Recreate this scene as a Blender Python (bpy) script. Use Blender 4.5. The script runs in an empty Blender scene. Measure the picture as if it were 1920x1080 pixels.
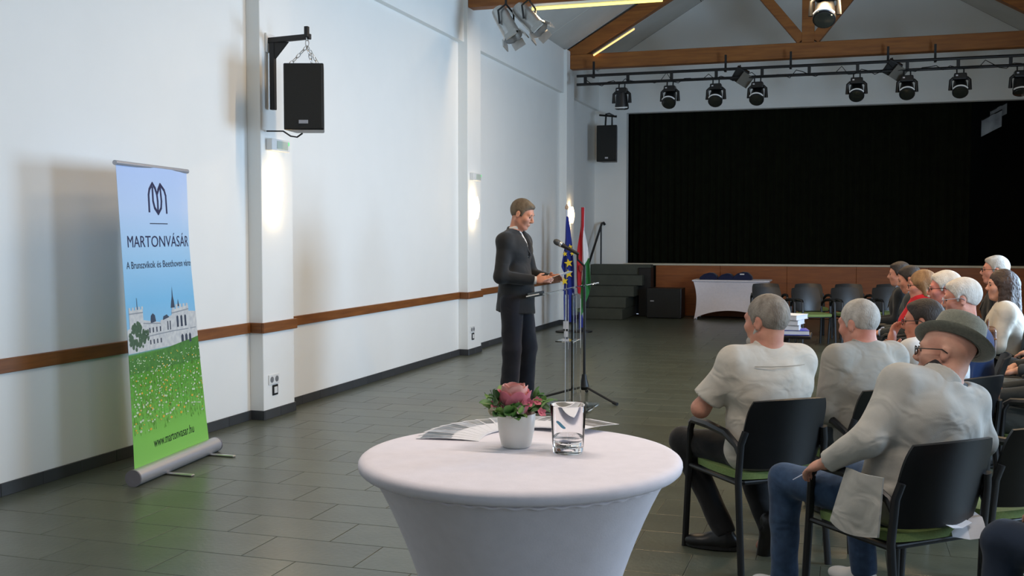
import bpy, bmesh, math, random
import numpy as np
from mathutils import Vector, Matrix, Euler

scene = bpy.context.scene
COL = scene.collection
R = math.radians
random.seed(7)

# ------------------------------------------------------------------ camera
cam_data = bpy.data.cameras.new('camera')
cam_data.sensor_width = 36.0
cam_data.lens = 36.0 * 1970.0 / 1920.0
cam_data.clip_start = 0.05
cam = bpy.data.objects.new('camera', cam_data)
cam.location = (0, 0, 1.56)
cam.rotation_euler = (R(90 - 2.848), 0, R(17.6))
COL.objects.link(cam)
scene.camera = cam

# ------------------------------------------------------------------ world, daylight, exposure
world = bpy.data.worlds.new('world')
scene.world = world
world.use_nodes = True
world.node_tree.nodes['Background'].inputs[0].default_value = (0.62, 0.76, 1.0, 1)
world.node_tree.nodes['Background'].inputs[1].default_value = 0.6

scene.view_settings.view_transform = 'Standard'
scene.view_settings.look = 'None'
scene.view_settings.gamma = 1.0
scene.view_settings.use_curve_mapping = False
scene.view_settings.exposure = -0.06

def area(name, loc, rot, sx, sy, power, color, spread=180):
    l = bpy.data.lights.new(name, 'AREA')
    l.shape = 'RECTANGLE'; l.size = sx; l.size_y = sy
    l.energy = power; l.color = color; l.spread = R(spread)
    o = bpy.data.objects.new(name, l)
    o.location = loc; o.rotation_euler = rot
    COL.objects.link(o)
    return o
# daylight standing in the window openings of the right wall (its bays are at y = 0.5, 5.5, 10.6)
DAY = (0.52, 0.735, 1.0)
WINDOWS = [(0.5, 1.6, 40), (5.6, 1.4, 175), (10.6, 2.6, 500)]
for wy, ww, pw in WINDOWS:
    area('window_daylight', (3.62, wy, 1.85), (0, R(90), 0), 2.2, ww, pw, DAY)

# ------------------------------------------------------------------ helpers: materials
def lin(c):
    out = []
    for v in c:
        v = v / 255.0
        out.append(v / 12.92 if v <= 0.04045 else ((v + 0.055) / 1.055) ** 2.4)
    return (out[0], out[1], out[2], 1.0)

def mat(name, col, rough=0.6, col2=None, scale=8.0, bump=0.0, bscale=60.0, metal=0.0, spec=0.5,
        stretch=(1, 1, 1), rnd=0.0, detail=4.0, sheen=0.0, coat=0.0):
    m = bpy.data.materials.new(name)
    m.use_nodes = True
    nt = m.node_tree; N = nt.nodes; L = nt.links
    b = N['Principled BSDF']
    b.inputs['Roughness'].default_value = rough
    b.inputs['Metallic'].default_value = metal
    b.inputs['Specular IOR Level'].default_value = spec
    if sheen: b.inputs['Sheen Weight'].default_value = sheen
    if coat: b.inputs['Coat Weight'].default_value = coat
    tc = N.new('ShaderNodeTexCoord'); mp = N.new('ShaderNodeMapping')
    mp.inputs['Scale'].default_value = stretch
    L.new(tc.outputs['Object'], mp.inputs['Vector'])
    c1 = lin(col); c2 = lin(col2) if col2 else tuple([v * 0.88 for v in c1[:3]] + [1])
    no = N.new('ShaderNodeTexNoise'); no.inputs['Scale'].default_value = scale
    no.inputs['Detail'].default_value = detail
    L.new(mp.outputs['Vector'], no.inputs['Vector'])
    rp = N.new('ShaderNodeValToRGB')
    rp.color_ramp.elements[0].position = 0.3; rp.color_ramp.elements[1].position = 0.7
    rp.color_ramp.elements[0].color = c2; rp.color_ramp.elements[1].color = c1
    L.new(no.outputs['Fac'], rp.inputs['Fac'])
    out = rp.outputs['Color']
    if rnd:
        oi = N.new('ShaderNodeObjectInfo'); hs = N.new('ShaderNodeHueSaturation')
        mr = N.new('ShaderNodeMapRange')
        mr.inputs[3].default_value = 1 - rnd; mr.inputs[4].default_value = 1 + rnd
        L.new(oi.outputs['Random'], mr.inputs[0]); L.new(mr.outputs[0], hs.inputs['Value'])
        L.new(out, hs.inputs['Color']); out = hs.outputs['Color']
    L.new(out, b.inputs['Base Color'])
    if bump:
        bn = N.new('ShaderNodeTexNoise'); bn.inputs['Scale'].default_value = bscale
        bn.inputs['Detail'].default_value = 3
        L.new(mp.outputs['Vector'], bn.inputs['Vector'])
        bp = N.new('ShaderNodeBump'); bp.inputs['Strength'].default_value = bump
        bp.inputs['Distance'].default_value = 0.01
        L.new(bn.outputs['Fac'], bp.inputs['Height']); L.new(bp.outputs['Normal'], b.inputs['Normal'])
    return m

def cloth(name, col, rough=0.85, fold=0.5, fscale=5.5, stretch=(1.2, 1.2, 1.7), col2=None, weave=0.12):
    """woven cloth: long soft folds plus a fine weave, both as relief"""
    m = mat(name, col, rough, col2 or tuple(v * 0.975 for v in col), scale=30, sheen=0.15, spec=0.25)
    nt = m.node_tree; N = nt.nodes; L = nt.links; b = N['Principled BSDF']
    tc = N.new('ShaderNodeTexCoord'); mp = N.new('ShaderNodeMapping'); mp.inputs['Scale'].default_value = stretch
    mp.inputs['Rotation'].default_value = (0.35, 0.55, 0.2)
    L.new(tc.outputs['Object'], mp.inputs['Vector'])
    n1 = N.new('ShaderNodeTexNoise'); n1.inputs['Scale'].default_value = fscale
    n1.inputs['Detail'].default_value = 1.5; n1.inputs['Distortion'].default_value = 0.8
    L.new(mp.outputs['Vector'], n1.inputs['Vector'])
    n2 = N.new('ShaderNodeTexNoise'); n2.inputs['Scale'].default_value = 260
    L.new(tc.outputs['Object'], n2.inputs['Vector'])
    b1 = N.new('ShaderNodeBump'); b1.inputs['Strength'].default_value = fold * 0.9; b1.inputs['Distance'].default_value = 0.03
    b2 = N.new('ShaderNodeBump'); b2.inputs['Strength'].default_value = weave; b2.inputs['Distance'].default_value = 0.003
    L.new(n1.outputs['Fac'], b1.inputs['Height']); L.new(n2.outputs['Fac'], b2.inputs['Height'])
    L.new(b1.outputs['Normal'], b2.inputs['Normal']); L.new(b2.outputs['Normal'], b.inputs['Normal'])
    return m

def emis(name, col, strength, base=(255, 250, 240)):
    m = mat(name, base, 0.4)
    b = m.node_tree.nodes['Principled BSDF']
    b.inputs['Emission Color'].default_value = lin(col)
    b.inputs['Emission Strength'].default_value = strength
    return m

def glassy(name, col=(255, 255, 255), rough=0.0, ior=1.45):
    m = mat(name, col, rough, col)
    b = m.node_tree.nodes['Principled BSDF']
    b.inputs['Transmission Weight'].default_value = 1.0
    b.inputs['IOR'].default_value = ior
    return m

# ------------------------------------------------------------------ helpers: objects
def tag(o, label=None, cat=None, group=None, kind=None):
    if label: o['label'] = label
    if cat: o['category'] = cat
    if group: o['group'] = group
    if kind: o['kind'] = kind
    return o

def thing(name, label, cat, loc=(0, 0, 0), rz=0.0, group=None):
    o = bpy.data.objects.new(name, None)
    o.empty_display_size = 0.1
    o.location = loc; o.rotation_euler = (0, 0, rz)
    COL.objects.link(o)
    return tag(o, label, cat, group)

class MB:
    def __init__(s): s.v = []; s.f = []
    def add(s, vs, fs):
        n = len(s.v); s.v += [tuple(v) for v in vs]; s.f += [tuple(i + n for i in f) for f in fs]
        return s
    def box(s, c, d, rot=None, taper=None):
        hx, hy, hz = d[0] / 2, d[1] / 2, d[2] / 2
        t = taper or (1, 1)
        vs = [(-hx, -hy, -hz), (hx, -hy, -hz), (hx, hy, -hz), (-hx, hy, -hz),
              (-hx * t[0], -hy * t[1], hz), (hx * t[0], -hy * t[1], hz), (hx * t[0], hy * t[1], hz), (-hx * t[0], hy * t[1], hz)]
        M = Euler(rot).to_matrix() if rot else Matrix.Identity(3)
        C = Vector(c)
        return s.add([C + M @ Vector(v) for v in vs],
                     [(0, 3, 2, 1), (4, 5, 6, 7), (0, 1, 5, 4), (1, 2, 6, 5), (2, 3, 7, 6), (3, 0, 4, 7)])
    def tube(s, pts, r, n=10, cap=True, sy=1.0):
        pts = [Vector(p) for p in pts]
        rs = r if isinstance(r, (list, tuple)) else [r] * len(pts)
        vs = []; fs = []
        prev = None
        for i, p in enumerate(pts):
            if i == 0: d = pts[1] - pts[0]
            elif i == len(pts) - 1: d = pts[-1] - pts[-2]
            else: d = (pts[i + 1] - p).normalized() + (p - pts[i - 1]).normalized()
            d.normalize()
            if prev is None:
                a = Vector((0, 0, 1)) if abs(d.z) < 0.9 else Vector((1, 0, 0))
                u = d.cross(a).normalized()
            else:
                u = (prev - d * prev.dot(d)).normalized()
            w = d.cross(u); prev = u
            for k in range(n):
                t = 2 * math.pi * k / n
                vs.append(p + (u * math.cos(t) + w * math.sin(t) * sy) * rs[i])
        for i in range(len(pts) - 1):
            for k in range(n):
                k2 = (k + 1) % n
                fs.append((i * n + k, i * n + k2, (i + 1) * n + k2, (i + 1) * n + k))
        if cap:
            fs.append(tuple(reversed(range(n)))); fs.append(tuple((len(pts) - 1) * n + k for k in range(n)))
        return s.add(vs, fs)
    def lathe(s, prof, n=32, c=(0, 0, 0), M=None, cap=True):
        vs = []; fs = []
        M = M or Matrix.Identity(3); C = Vector(c)
        for r, z in prof:
            for k in range(n):
                t = 2 * math.pi * k / n
                vs.append(C + M @ Vector((r * math.cos(t), r * math.sin(t), z)))
        for i in range(len(prof) - 1):
            for k in range(n):
                k2 = (k + 1) % n
                fs.append((i * n + k, i * n + k2, (i + 1) * n + k2, (i + 1) * n + k))
        if cap:
            fs.append(tuple(reversed(range(n)))); fs.append(tuple((len(prof) - 1) * n + k for k in range(n)))
        return s.add(vs, fs)
    def prism(s, poly, f0, f1):
        """poly: list of 2d points; f0/f1 map a 2d point to the two faces"""
        n = len(poly)
        vs = [f0(*p) for p in poly] + [f1(*p) for p in poly]
        fs = [tuple(reversed(range(n))), tuple(range(n, 2 * n))]
        fs += [(i, (i + 1) % n, n + (i + 1) % n, n + i) for i in range(n)]
        return s.add(vs, fs)
    def sheet(s, fn, nu, nv, th=0.0):
        """fn(u,v)->point; closed sheet with thickness th along its normal"""
        P = [[Vector(fn(i / nu, j / nv)) for j in range(nv + 1)] for i in range(nu + 1)]
        def idx(i, j): return i * (nv + 1) + j
        vs = [P[i][j] for i in range(nu + 1) for j in range(nv + 1)]
        fs = [(idx(i, j), idx(i + 1, j), idx(i + 1, j + 1), idx(i, j + 1)) for i in range(nu) for j in range(nv)]
        if th:
            nn = []
            for i in range(nu + 1):
                for j in range(nv + 1):
                    du = P[min(i + 1, nu)][j] - P[max(i - 1, 0)][j]
                    dv = P[i][min(j + 1, nv)] - P[i][max(j - 1, 0)]
                    q = du.cross(dv)
                    nn.append(q.normalized() if q.length > 1e-9 else Vector((0, 0, 1)))
            m = len(vs)
            vs2 = [v - nrm * th for v, nrm in zip(vs, nn)]
            fs2 = [tuple(reversed([a + m for a in f])) for f in fs]
            rim = [idx(i, 0) for i in range(nu + 1)] + [idx(nu, j) for j in range(1, nv + 1)] + \
                  [idx(i, nv) for i in range(nu - 1, -1, -1)] + [idx(0, j) for j in range(nv - 1, 0, -1)]
            k = len(rim)
            fs3 = [(rim[(a + 1) % k], rim[a], rim[a] + m, rim[(a + 1) % k] + m) for a in range(k)]
            return s.add(vs + vs2, fs + fs2 + fs3)
        return s.add(vs, fs)
    def build(s, name, m, parent=None, smooth=False, bevel=0.0, seg=2, subsurf=0, angle=40):
        me = bpy.data.meshes.new(name)
        me.from_pydata([tuple(v) for v in s.v], [], s.f)
        bm = bmesh.new(); bm.from_mesh(me)
        bmesh.ops.recalc_face_normals(bm, faces=bm.faces)
        if bevel:
            es = [e for e in bm.edges if e.is_manifold and e.calc_face_angle(0) > R(30)]
            bmesh.ops.bevel(bm, geom=es, offset=bevel, segments=seg, affect='EDGES', profile=0.5)
        if smooth:
            for f in bm.faces: f.smooth = True
            for e in bm.edges:
                e.smooth = not (e.is_manifold and e.calc_face_angle(0) > R(angle))
        bm.to_mesh(me); bm.free()
        o = bpy.data.objects.new(name, me)
        if m: me.materials.append(m)
        COL.objects.link(o)
        if parent: o.parent = parent
        if subsurf:
            md = o.modifiers.new('subsurf', 'SUBSURF'); md.levels = subsurf; md.render_levels = subsurf
        return o

def struct(o): return tag(o, kind='structure')

def copy_tree(o, parent=None):
    c = o.copy(); COL.objects.link(c); c.parent = parent
    for ch in list(o.children):
        copy_tree(ch, c)
    return c

def dup(o, loc, rz, label=None, group=None):
    c = copy_tree(o)
    c.location = loc; c.rotation_euler = (0, 0, rz)
    tag(c, label, None, group)
    return c

# ------------------------------------------------------------------ materials
M = {}
M['wall'] = mat('white_plaster', (236, 236, 232), 0.75, (234, 234, 230), scale=3, bump=0.04, bscale=220)
M['ceil'] = mat('grey_white_ceiling_board', (205, 203, 196), 0.8, (196, 194, 187), scale=2, bump=0.05, bscale=60)
M['tile'] = mat('slate_floor_tile', (87, 92, 79), 0.30, (77, 82, 70), scale=5, bump=0.12, bscale=35, rnd=0.10, spec=0.5)
M['grout'] = mat('dark_grout', (62, 64, 58), 0.8, scale=20)
M['skirt'] = mat('slate_skirting_tile', (62, 64, 66), 0.4, scale=6, rnd=0.08)
M['wood'] = mat('varnished_brown_wood', (128, 78, 34), 0.5, (104, 60, 24), scale=3, stretch=(1, 1, 12), bump=0.08, bscale=20)
M['wood_y'] = mat('dado_brown_wood', (138, 84, 38), 0.45, (112, 64, 26), scale=3, stretch=(12, 1, 12), bump=0.05, bscale=20)
M['beam'] = mat('stained_glulam_timber', (158, 98, 40), 0.55, (128, 74, 28), scale=2.2, stretch=(1, 8, 10), bump=0.1, bscale=20)
M['stagewood'] = mat('brown_stage_board', (158, 90, 38), 0.5, (132, 72, 30), scale=2.5, stretch=(1, 1, 10), bump=0.05, bscale=20)
M['black'] = mat('black_powder_coat', (16, 16, 17), 0.5, scale=20)
M['black_plastic'] = mat('black_plastic', (15, 16, 18), 0.38, scale=30, bump=0.05, bscale=300)
M['grille'] = mat('speaker_grille', (28, 29, 26), 0.7, (18, 19, 17), scale=300, bump=0.3, bscale=500)
M['curtain'] = mat('black_velvet', (20, 23, 12), 0.95, (14, 16, 8), scale=6, sheen=0.02, spec=0.08)
M['dark'] = mat('dark_backstage', (20, 22, 20), 0.9, scale=4)
M['stairs'] = mat('dark_grey_stair', (74, 78, 68), 0.7, (64, 68, 59), scale=6)
M['white'] = mat('white_enamel', (232, 232, 230), 0.4, scale=5)
M['offwhite'] = mat('offwhite_strip', (206, 198, 176), 0.5, scale=5)
M['chrome'] = mat('polished_aluminium', (206, 204, 200), 0.30, scale=20, metal=0.75)
M['alu'] = mat('brushed_aluminium', (196, 198, 206), 0.4, scale=60, metal=0.6, stretch=(1, 12, 12))
M['seat'] = mat('green_seat_fabric', (120, 142, 84), 0.9, (106, 128, 72), scale=120, bump=0.2, bscale=400)
M['table_cloth'] = cloth('white_stretch_cloth', (240, 234, 240), 0.8, fold=0.0, fscale=5, weave=0.08)
M['paper'] = mat('white_paper', (238, 238, 242), 0.7, scale=10)
M['lamp'] = emis('warm_lamp_glass', (255, 214, 150), 9.0)
M['lamp_end'] = emis('warm_lamp_glass_far', (255, 205, 130), 9.0)
M['tube'] = emis('lit_tube', (255, 232, 110), 1.6, (255, 240, 170))
M['lens'] = mat('dark_lens', (34, 36, 32), 0.12, scale=4, coat=0.5)
M['glass'] = glassy('clear_glass', ior=1.22)
M['water'] = glassy('water', ior=1.33)
M['acrylic'] = glassy('clear_acrylic', (246, 250, 252), 0.02, 1.12)

# ================================================================== ROOM
XL, XR, XC = -4.80, 3.52, -0.64
YB, YE = -4.2, 20.6
PIER = -4.67
PIERS = [(2.73, 3.25), (7.78, 8.30), (12.83, 13.34), (17.88, 18.40)]
ZT = 4.80                                  # top of the side walls
RIDGE = ZT + (XC - XL) * math.tan(R(31))

# ---- floor: a grout bed with slate tiles laid in half bond
fl = struct(MB().box(((XL + XR) / 2, (YB + YE) / 2, -0.0535), (XR - XL + 0.2, YE - YB + 0.2, 0.1)).build('floor', M['grout']))
TW, TL = 0.60, 0.345
def tile_mesh(w, l):
    a, b = w / 2 - 0.0016, l / 2 - 0.0016
    i = 0.002
    v = [(-a, -b, -0.006), (a, -b, -0.006), (a, b, -0.006), (-a, b, -0.006),
         (-a, -b, -0.0008), (a, -b, -0.0008), (a, b, -0.0008), (-a, b, -0.0008),
         (-a + i, -b + i, 0), (a - i, -b + i, 0), (a - i, b - i, 0), (-a + i, b - i, 0)]
    f = [(8, 9, 10, 11)]
    for k in range(4):
        k2 = (k + 1) % 4
        f += [(k, k2, 4 + k2, 4 + k), (4 + k, 4 + k2, 8 + k2, 8 + k)]
    return v, f
tv, tf = tile_mesh(TW, TL)
tme = bpy.data.meshes.new('tile'); tme.from_pydata(tv, [], tf); tme.materials.append(M['tile'])
far = MB()
cand = []
row0 = 4.42
for j in range(-25, 48):
    y = row0 + TL * (j + 0.5)
    if y - TL / 2 < YB or y + TL / 2 > YE: continue
    off = -2.79 + (0.3 if j % 2 else 0.0)
    for i in range(-4, 12):
        x0 = off + i * TW; x1 = x0 + TW
        x0c, x1c = max(x0, XL), min(x1, XR)
        if x1c - x0c < 0.04: continue
        full = (x1 - x0) - (x1c - x0c) < 1e-6
        cx, cy = (x0c + x1c) / 2, y
        d = -0.302 * cx + 0.953 * cy; s = 0.953 * cx + 0.302 * cy
        vis = d > 4.4 and abs(s) < 0.52 * d and not (cx > 0.1 and cy > 5.5)
        cand.append((d if vis and full else 99 + cy, cx, cy, x1c - x0c))
cand.sort()
for k, (d, cx, cy, w) in enumerate(cand):
    if k < 300 and d < 50:
        o = bpy.data.objects.new('tile', tme); o.location = (cx, cy, 0); COL.objects.link(o); o.parent = fl
    else:
        a_, b_ = w / 2 - 0.001, TL / 2 - 0.001
        v = [(-a_, -b_, 0), (a_, -b_, 0), (a_, b_, 0), (-a_, b_, 0), (-a_, -b_, -0.006), (a_, -b_, -0.006), (a_, b_, -0.006), (-a_, b_, -0.006)]
        f = [(0, 1, 2, 3), (0, 4, 5, 1), (1, 5, 6, 2), (2, 6, 7, 3), (3, 7, 4, 0)]
        far.add([(a + cx, b + cy, c) for a, b, c in v], f)
ft = far.build('tile_field', M['tile'], fl); ft['kind'] = 'stuff'

# ---- left wall
wl = struct(MB().box((XL - 0.1, (YB + YE) / 2, ZT / 2 + 0.1), (0.2, YE - YB, ZT + 0.2)).build('wall_left', M['wall']))
for a, b in PIERS:
    MB().box(((XL + PIER) / 2, (a + b) / 2, ZT / 2), (PIER - XL, b - a, ZT)).build('pier', M['wall'], wl, bevel=0.004, seg=1)
edges = [YB] + [e for p in PIERS for e in p] + [YE]
for k in range(0, len(edges) - 1, 2):
    a, b = edges[k], edges[k + 1]
    MB().box((XL + 0.04, (a + b) / 2, (4.05 + ZT) / 2), (0.08, b - a, ZT - 4.05)).build('upper_band', M['wall'], wl, bevel=0.003, seg=1)

# ---- wooden dado rail
n = 1
def trim(c, d, m='wood_y'):
    global n
    o = MB().box(c, d).build('trim_%d' % n, M[m], None, bevel=0.004, seg=1); n += 1
    return struct(o)
DZ, DH = 0.782, 0.088
for k in range(0, len(edges) - 3, 2):
    a, b = edges[k], edges[k + 1]
    trim((XL + 0.012, (a + b) / 2, DZ), (0.024, b - a, DH))
for a, b in PIERS[:3]:
    trim((PIER + 0.012, (a + b) / 2, DZ), (0.024, b - a + 0.048, DH))
    for yy in (a - 0.012, b + 0.012):
        trim(((XL + 0.024 + PIER) / 2, yy, DZ), (PIER - XL - 0.024, 0.024, DH), 'wood')

# ---- slate skirting, a row of tiles
bb = struct(MB().box((XL + 0.003, (YB + 19.2) / 2, 0.038), (0.006, 19.2 - YB, 0.076)).build('baseboard_left', M['grout']))
sk = {}
def skirt(c, ln, along):
    key = (round(ln, 3), along)
    if key not in sk:
        d = (0.012, ln - 0.003, 0.08) if along == 'y' else (ln - 0.003, 0.012, 0.08)
        o = MB().box((0, 0, 0), d).build('tile', M['skirt'], bb, bevel=0.002, seg=1)
        sk[key] = o.data
    else:
        o = bpy.data.objects.new('tile', sk[key]); COL.objects.link(o); o.parent = bb
    o.location = c
for k in range(0, len(edges) - 3, 2):
    a, b = edges[k], edges[k + 1]
    if b < 3.5: continue
    m_ = int((b - a) / 0.345)
    ln = (b - a) / m_
    for q in range(m_): skirt((XL + 0.010, a + ln * (q + 0.5), 0.04), ln, 'y')
for a, b in PIERS[1:]:
    for q in range(2): skirt((PIER + 0.006, a + (b - a) * (q + 0.5) / 2, 0.04), (b - a) / 2, 'y')
    for yy in (a - 0.006, b + 0.006): skirt(((XL + PIER) / 2 + 0.012, yy, 0.04), PIER - XL - 0.0, 'x')

# ---- right wall with its windows (beside and behind the camera)
wr = MB()
ys = [YB]
ops = [(wy - ww / 2, wy + ww / 2) for wy, ww, pw in WINDOWS]
for a, b in ops: ys += [a, b]
ys.append(YE)
for k in range(0, len(ys), 2):
    wr.box((XR + 0.1, (ys[k] + ys[k + 1]) / 2, ZT / 2 + 0.1), (0.2, ys[k + 1] - ys[k], ZT + 0.2))
for a, b in ops:
    wr.box((XR + 0.1, (a + b) / 2, 0.375), (0.2, b - a, 0.75)); wr.box((XR + 0.1, (a + b) / 2, (2.95 + ZT + 0.2) / 2), (0.2, b - a, ZT + 0.2 - 2.95))
struct(wr.build('wall_right', M['wall']))
for k, (a, b) in enumerate(ops):
    fr = MB()
    for yy in (a + 0.03, b - 0.03): fr.box((XR + 0.04, yy, 1.85), (0.06, 0.06, 2.2))
    for zz in (0.78, 2.92): fr.box((XR + 0.04, (a + b) / 2, zz), (0.06, b - a, 0.06))
    struct(fr.build('window_%d' % (k + 1), M['white']))

# ---- wall behind the camera
struct(MB().box(((XL + XR) / 2, YB - 0.1, 4), (XR - XL + 0.4, 0.2, 8)).build('wall_back', M['wall']))

# ---- stage end wall: left strip, right strip, gable above the stage opening
OX0, OX1, OZ0, OZ1 = -4.16, 3.2, 1.02, 3.98
we = MB()
we.box(((XL + OX0) / 2, YE + 0.1, OZ1 / 2), (OX0 - XL, 0.2, OZ1))
we.box(((OX1 + XR) / 2, YE + 0.1, OZ1 / 2), (XR - OX1, 0.2, OZ1))
we.prism([(XL, OZ1), (XR, OZ1), (XR, ZT), (XC, RIDGE), (XL, ZT)], lambda x, z: (x, YE, z), lambda x, z: (x, YE + 0.2, z))
we = struct(we.build('wall_front', M['wall']))

# ---- pitched ceiling made of boards
cl = MB()
for sx, x1 in ((-1, XL - 0.1), (1, XR + 0.1)):
    zz = RIDGE - abs(x1 - XC) * math.tan(R(31))
    cl.add([(x1, YB, zz + 0.03), (XC, YB, RIDGE + 0.03), (XC, YE, RIDGE + 0.03), (x1, YE, zz + 0.03),
            (x1, YB, zz + 0.2), (XC, YB, RIDGE + 0.2), (XC, YE, RIDGE + 0.2), (x1, YE, zz + 0.2)],
           [(0, 1, 2, 3), (4, 7, 6, 5), (0, 4, 5, 1), (1, 5, 6, 2), (2, 6, 7, 3), (3, 7, 4, 0)])
ce = struct(cl.build('ceiling', M['grout']))
bl = (XC - XL) / math.cos(R(31)) / 2
bme = None
for side in (-1, 1):
    for q in range(2):
        dist = (q + 0.5) * bl
        for k in range(20):
            y = YB + 0.62 + 1.24 * k
            if bme is None:
                o = MB().box((0, 0, 0), (bl - 0.012, 1.228, 0.03)).build('ceiling_board', M['ceil'], ce, bevel=0.003, seg=1); bme = o.data
            else:
                o = bpy.data.objects.new('ceiling_board', bme); COL.objects.link(o); o.parent = ce
            o.location = (XC + side * dist * math.cos(R(31)), y, RIDGE - dist * math.sin(R(31)) + 0.018)
            o.rotation_euler = (0, side * R(31), 0)

# ================================================================== ROOF TRUSSES
def truss(y0, label):
    t = thing('roof_truss', label, 'truss', (XC, y0, 0), 0, 'timber roof trusses')
    hw = XC - PIER
    tb = MB().box((0, 0, 4.615), (2 * hw, 0.20, 0.25)).build('tie_beam', M['beam'], t, bevel=0.008, seg=1)
    for s in (-1, 1):
        a = Vector((s * (hw - 0.02), 0, 4.72)); b = Vector((0, 0, 4.72 + hw * math.tan(R(30))))
        dv = b - a; L_ = dv.length; ang = math.atan2(dv.z, dv.x)
        MB().box((a + b) / 2, (L_, 0.18, 0.24), (0, -ang, 0)).build('rafter', M['beam'], t, bevel=0.008, seg=1)
        a = Vector((s * 0.10, 0, 4.78)); b = Vector((s * 1.25, 0, 6.2)); dv = b - a
        MB().box((a + b) / 2, (dv.length, 0.15, 0.16), (0, -math.atan2(dv.z, dv.x), 0)).build('brace', M['beam'], t, bevel=0.006, seg=1)
    MB().box((0, 0, 5.85), (0.20, 0.17, 2.3)).build('king_post', M['beam'], t, bevel=0.006, seg=1)
    return t
truss(18.2, 'far brown timber roof truss with tie beam above the stage lights')
truss(12.95, 'near brown timber roof truss end carrying the two silver spotlights')
truss(7.95, 'brown timber roof truss overhead between the near wall piers')
truss(2.99, 'brown timber roof truss above the standing table')

# ---- lit tubes on the trusses
t = thing('tube_light', 'bright yellow lit tube under the near roof beam', 'light', (-3.05, 12.78, 4.40))
MB().tube([(-0.74, 0, 0), (0.9, 0, 0)], 0.020, 10).build('lit_tube', M['tube'], t, True)
MB().box((0.08, 0.03, 0.045), (1.66, 0.05, 0.03)).build('housing', M['white'], t)
for x in (-0.70, 0.86): MB().box((x, 0.02, 0.02), (0.03, 0.05, 0.06)).build('end_cap', M['white'], t)
t = thing('tube_light', 'added unseen tube under the middle of the near roof beam', 'light', (0.2, 12.78, 4.40))  # out of view, added as a body for the warm fill
MB().tube([(-0.74, 0, 0), (0.9, 0, 0)], 0.020, 10).build('lit_tube', M['tube'], t, True)
MB().box((0.08, 0.03, 0.045), (1.66, 0.05, 0.03)).build('housing', M['white'], t)
for x, pw in ((-3.05, 26), (0.2, 110)):  # left: glow of the visible tube; right: added warm fill
    area('tube_glow', (x + 0.08, 12.76, 4.37), (0, 0, 0), 1.6, 0.05, pw, (1.0, 0.70, 0.40))
# unseen tubes added under the overhead truss for warm fill light
for x, lb in ((-1.9, 'added fill tube under the left half of the overhead beam'), (0.7, 'added fill tube under the right half of the overhead beam')):
    t = thing('tube_light', lb, 'light', (x, 7.78, 4.40))
    MB().tube([(-0.74, 0, 0), (0.9, 0, 0)], 0.020, 10).build('lit_tube', M['tube'], t, True)
    MB().box((0.08, 0.03, 0.045), (1.66, 0.05, 0.03)).build('housing', M['white'], t)
    area('tube_glow', (x + 0.08, 7.76, 4.37), (0, 0, 0), 1.6, 0.05, 58, (1.0, 0.70, 0.40))
for x, lb in ((-1.5, 'lit tube under the beam over the standing table'), (0.9, 'lit tube under the beam above the camera')):
    t = thing('tube_light', lb, 'light', (x, 2.82, 4.40))
    MB().tube([(-0.74, 0, 0), (0.9, 0, 0)], 0.020, 10).build('lit_tube', M['tube'], t, True)
    MB().box((0.08, 0.03, 0.045), (1.66, 0.05, 0.03)).build('housing', M['white'], t)
    area('tube_glow', (x + 0.08, 2.80, 4.37), (0, 0, 0), 1.6, 0.05, 48, (1.0, 0.87, 0.78))
ang = math.atan(math.tan(R(30)))
t = thing('tube_light', 'thin amber lit strip along the slanted far rafter', 'light', (-4.24, 18.06, 4.70))
MB().tube([(0, 0, 0), (0.72, 0, 0.72 * math.tan(ang))], 0.016, 8).build('lit_tube', emis('amber_tube', (255, 190, 70), 1.6), t, True)
MB().tube([(0, 0.03, 0.02), (0.72, 0.03, 0.72 * math.tan(ang) + 0.02)], 0.018, 6).build('housing', M['white'], t, True)

# ================================================================== STAGE
st = MB().box(((XL + XR) / 2, YE + 1.95, 0.5), (XR - XL - 0.02, 3.45, 1.0)).build('stage', M['dark'])
tag(st, 'raised dark stage floor behind the black curtain', 'stage')
sf = thing('stage_panelling', 'brown wooden panelled stage front under the black curtain', 'panelling', (0, YE, 0))
px = [-3.55, -2.3, -1.05, 0.2, 1.45, 2.7, 3.2]
for a, b in zip(px[:-1], px[1:]):
    MB().box(((a + b) / 2, -0.03, 0.49), (b - a - 0.004, 0.05, 0.98)).build('panel', M['stagewood'], sf, bevel=0.003, seg=1)
MB().box(((OX0 + OX1) / 2, -0.035, 1.0), (OX1 - OX0, 0.07, 0.04)).build('edge_strip', M['offwhite'], sf, bevel=0.004, seg=1)
# curtain
def curt(u, v):
    x = OX0 + 0.02 + u * (2.13 - OX0)
    f = 0.045 * math.sin(u * 2 * math.pi * 46 + 0.8 * math.sin(u * 37)) + 0.02 * math.sin(u * 2 * math.pi * 17)
    return (x, YE + 0.30 + f * (0.55 + 0.45 * (1 - v)), 1.025 + v * 3.0)
cu = MB().sheet(curt, 520, 6, 0.006).build('stage_curtain', M['curtain'], None, True, angle=80)
tag(cu, 'huge black pleated stage curtain across the stage opening', 'curtain')
tag(MB().tube([(OX0, YE + 0.30, 4.06), (OX1, YE + 0.30, 4.06)], 0.025, 8).build('curtain_rail', M['black']), 'black rail at the top of the stage curtain', 'rail')
# dark stage house
sh = MB()
sh.box(((XL + XR) / 2, YE + 3.8, 3.2), (XR - XL + 0.4, 0.2, 6.4)); sh.box((XL - 0.1, YE + 2.0, 3.2), (0.2, 3.6, 6.4)); sh.box((XR + 0.1, YE + 2.0, 3.2), (0.2, 3.6, 6.4)); sh.box(((XL + XR) / 2, YE + 2.0, 6.3), (XR - XL + 0.4, 3.6, 0.2))
struct(sh.build('wall_stage', M['dark']))
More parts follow.
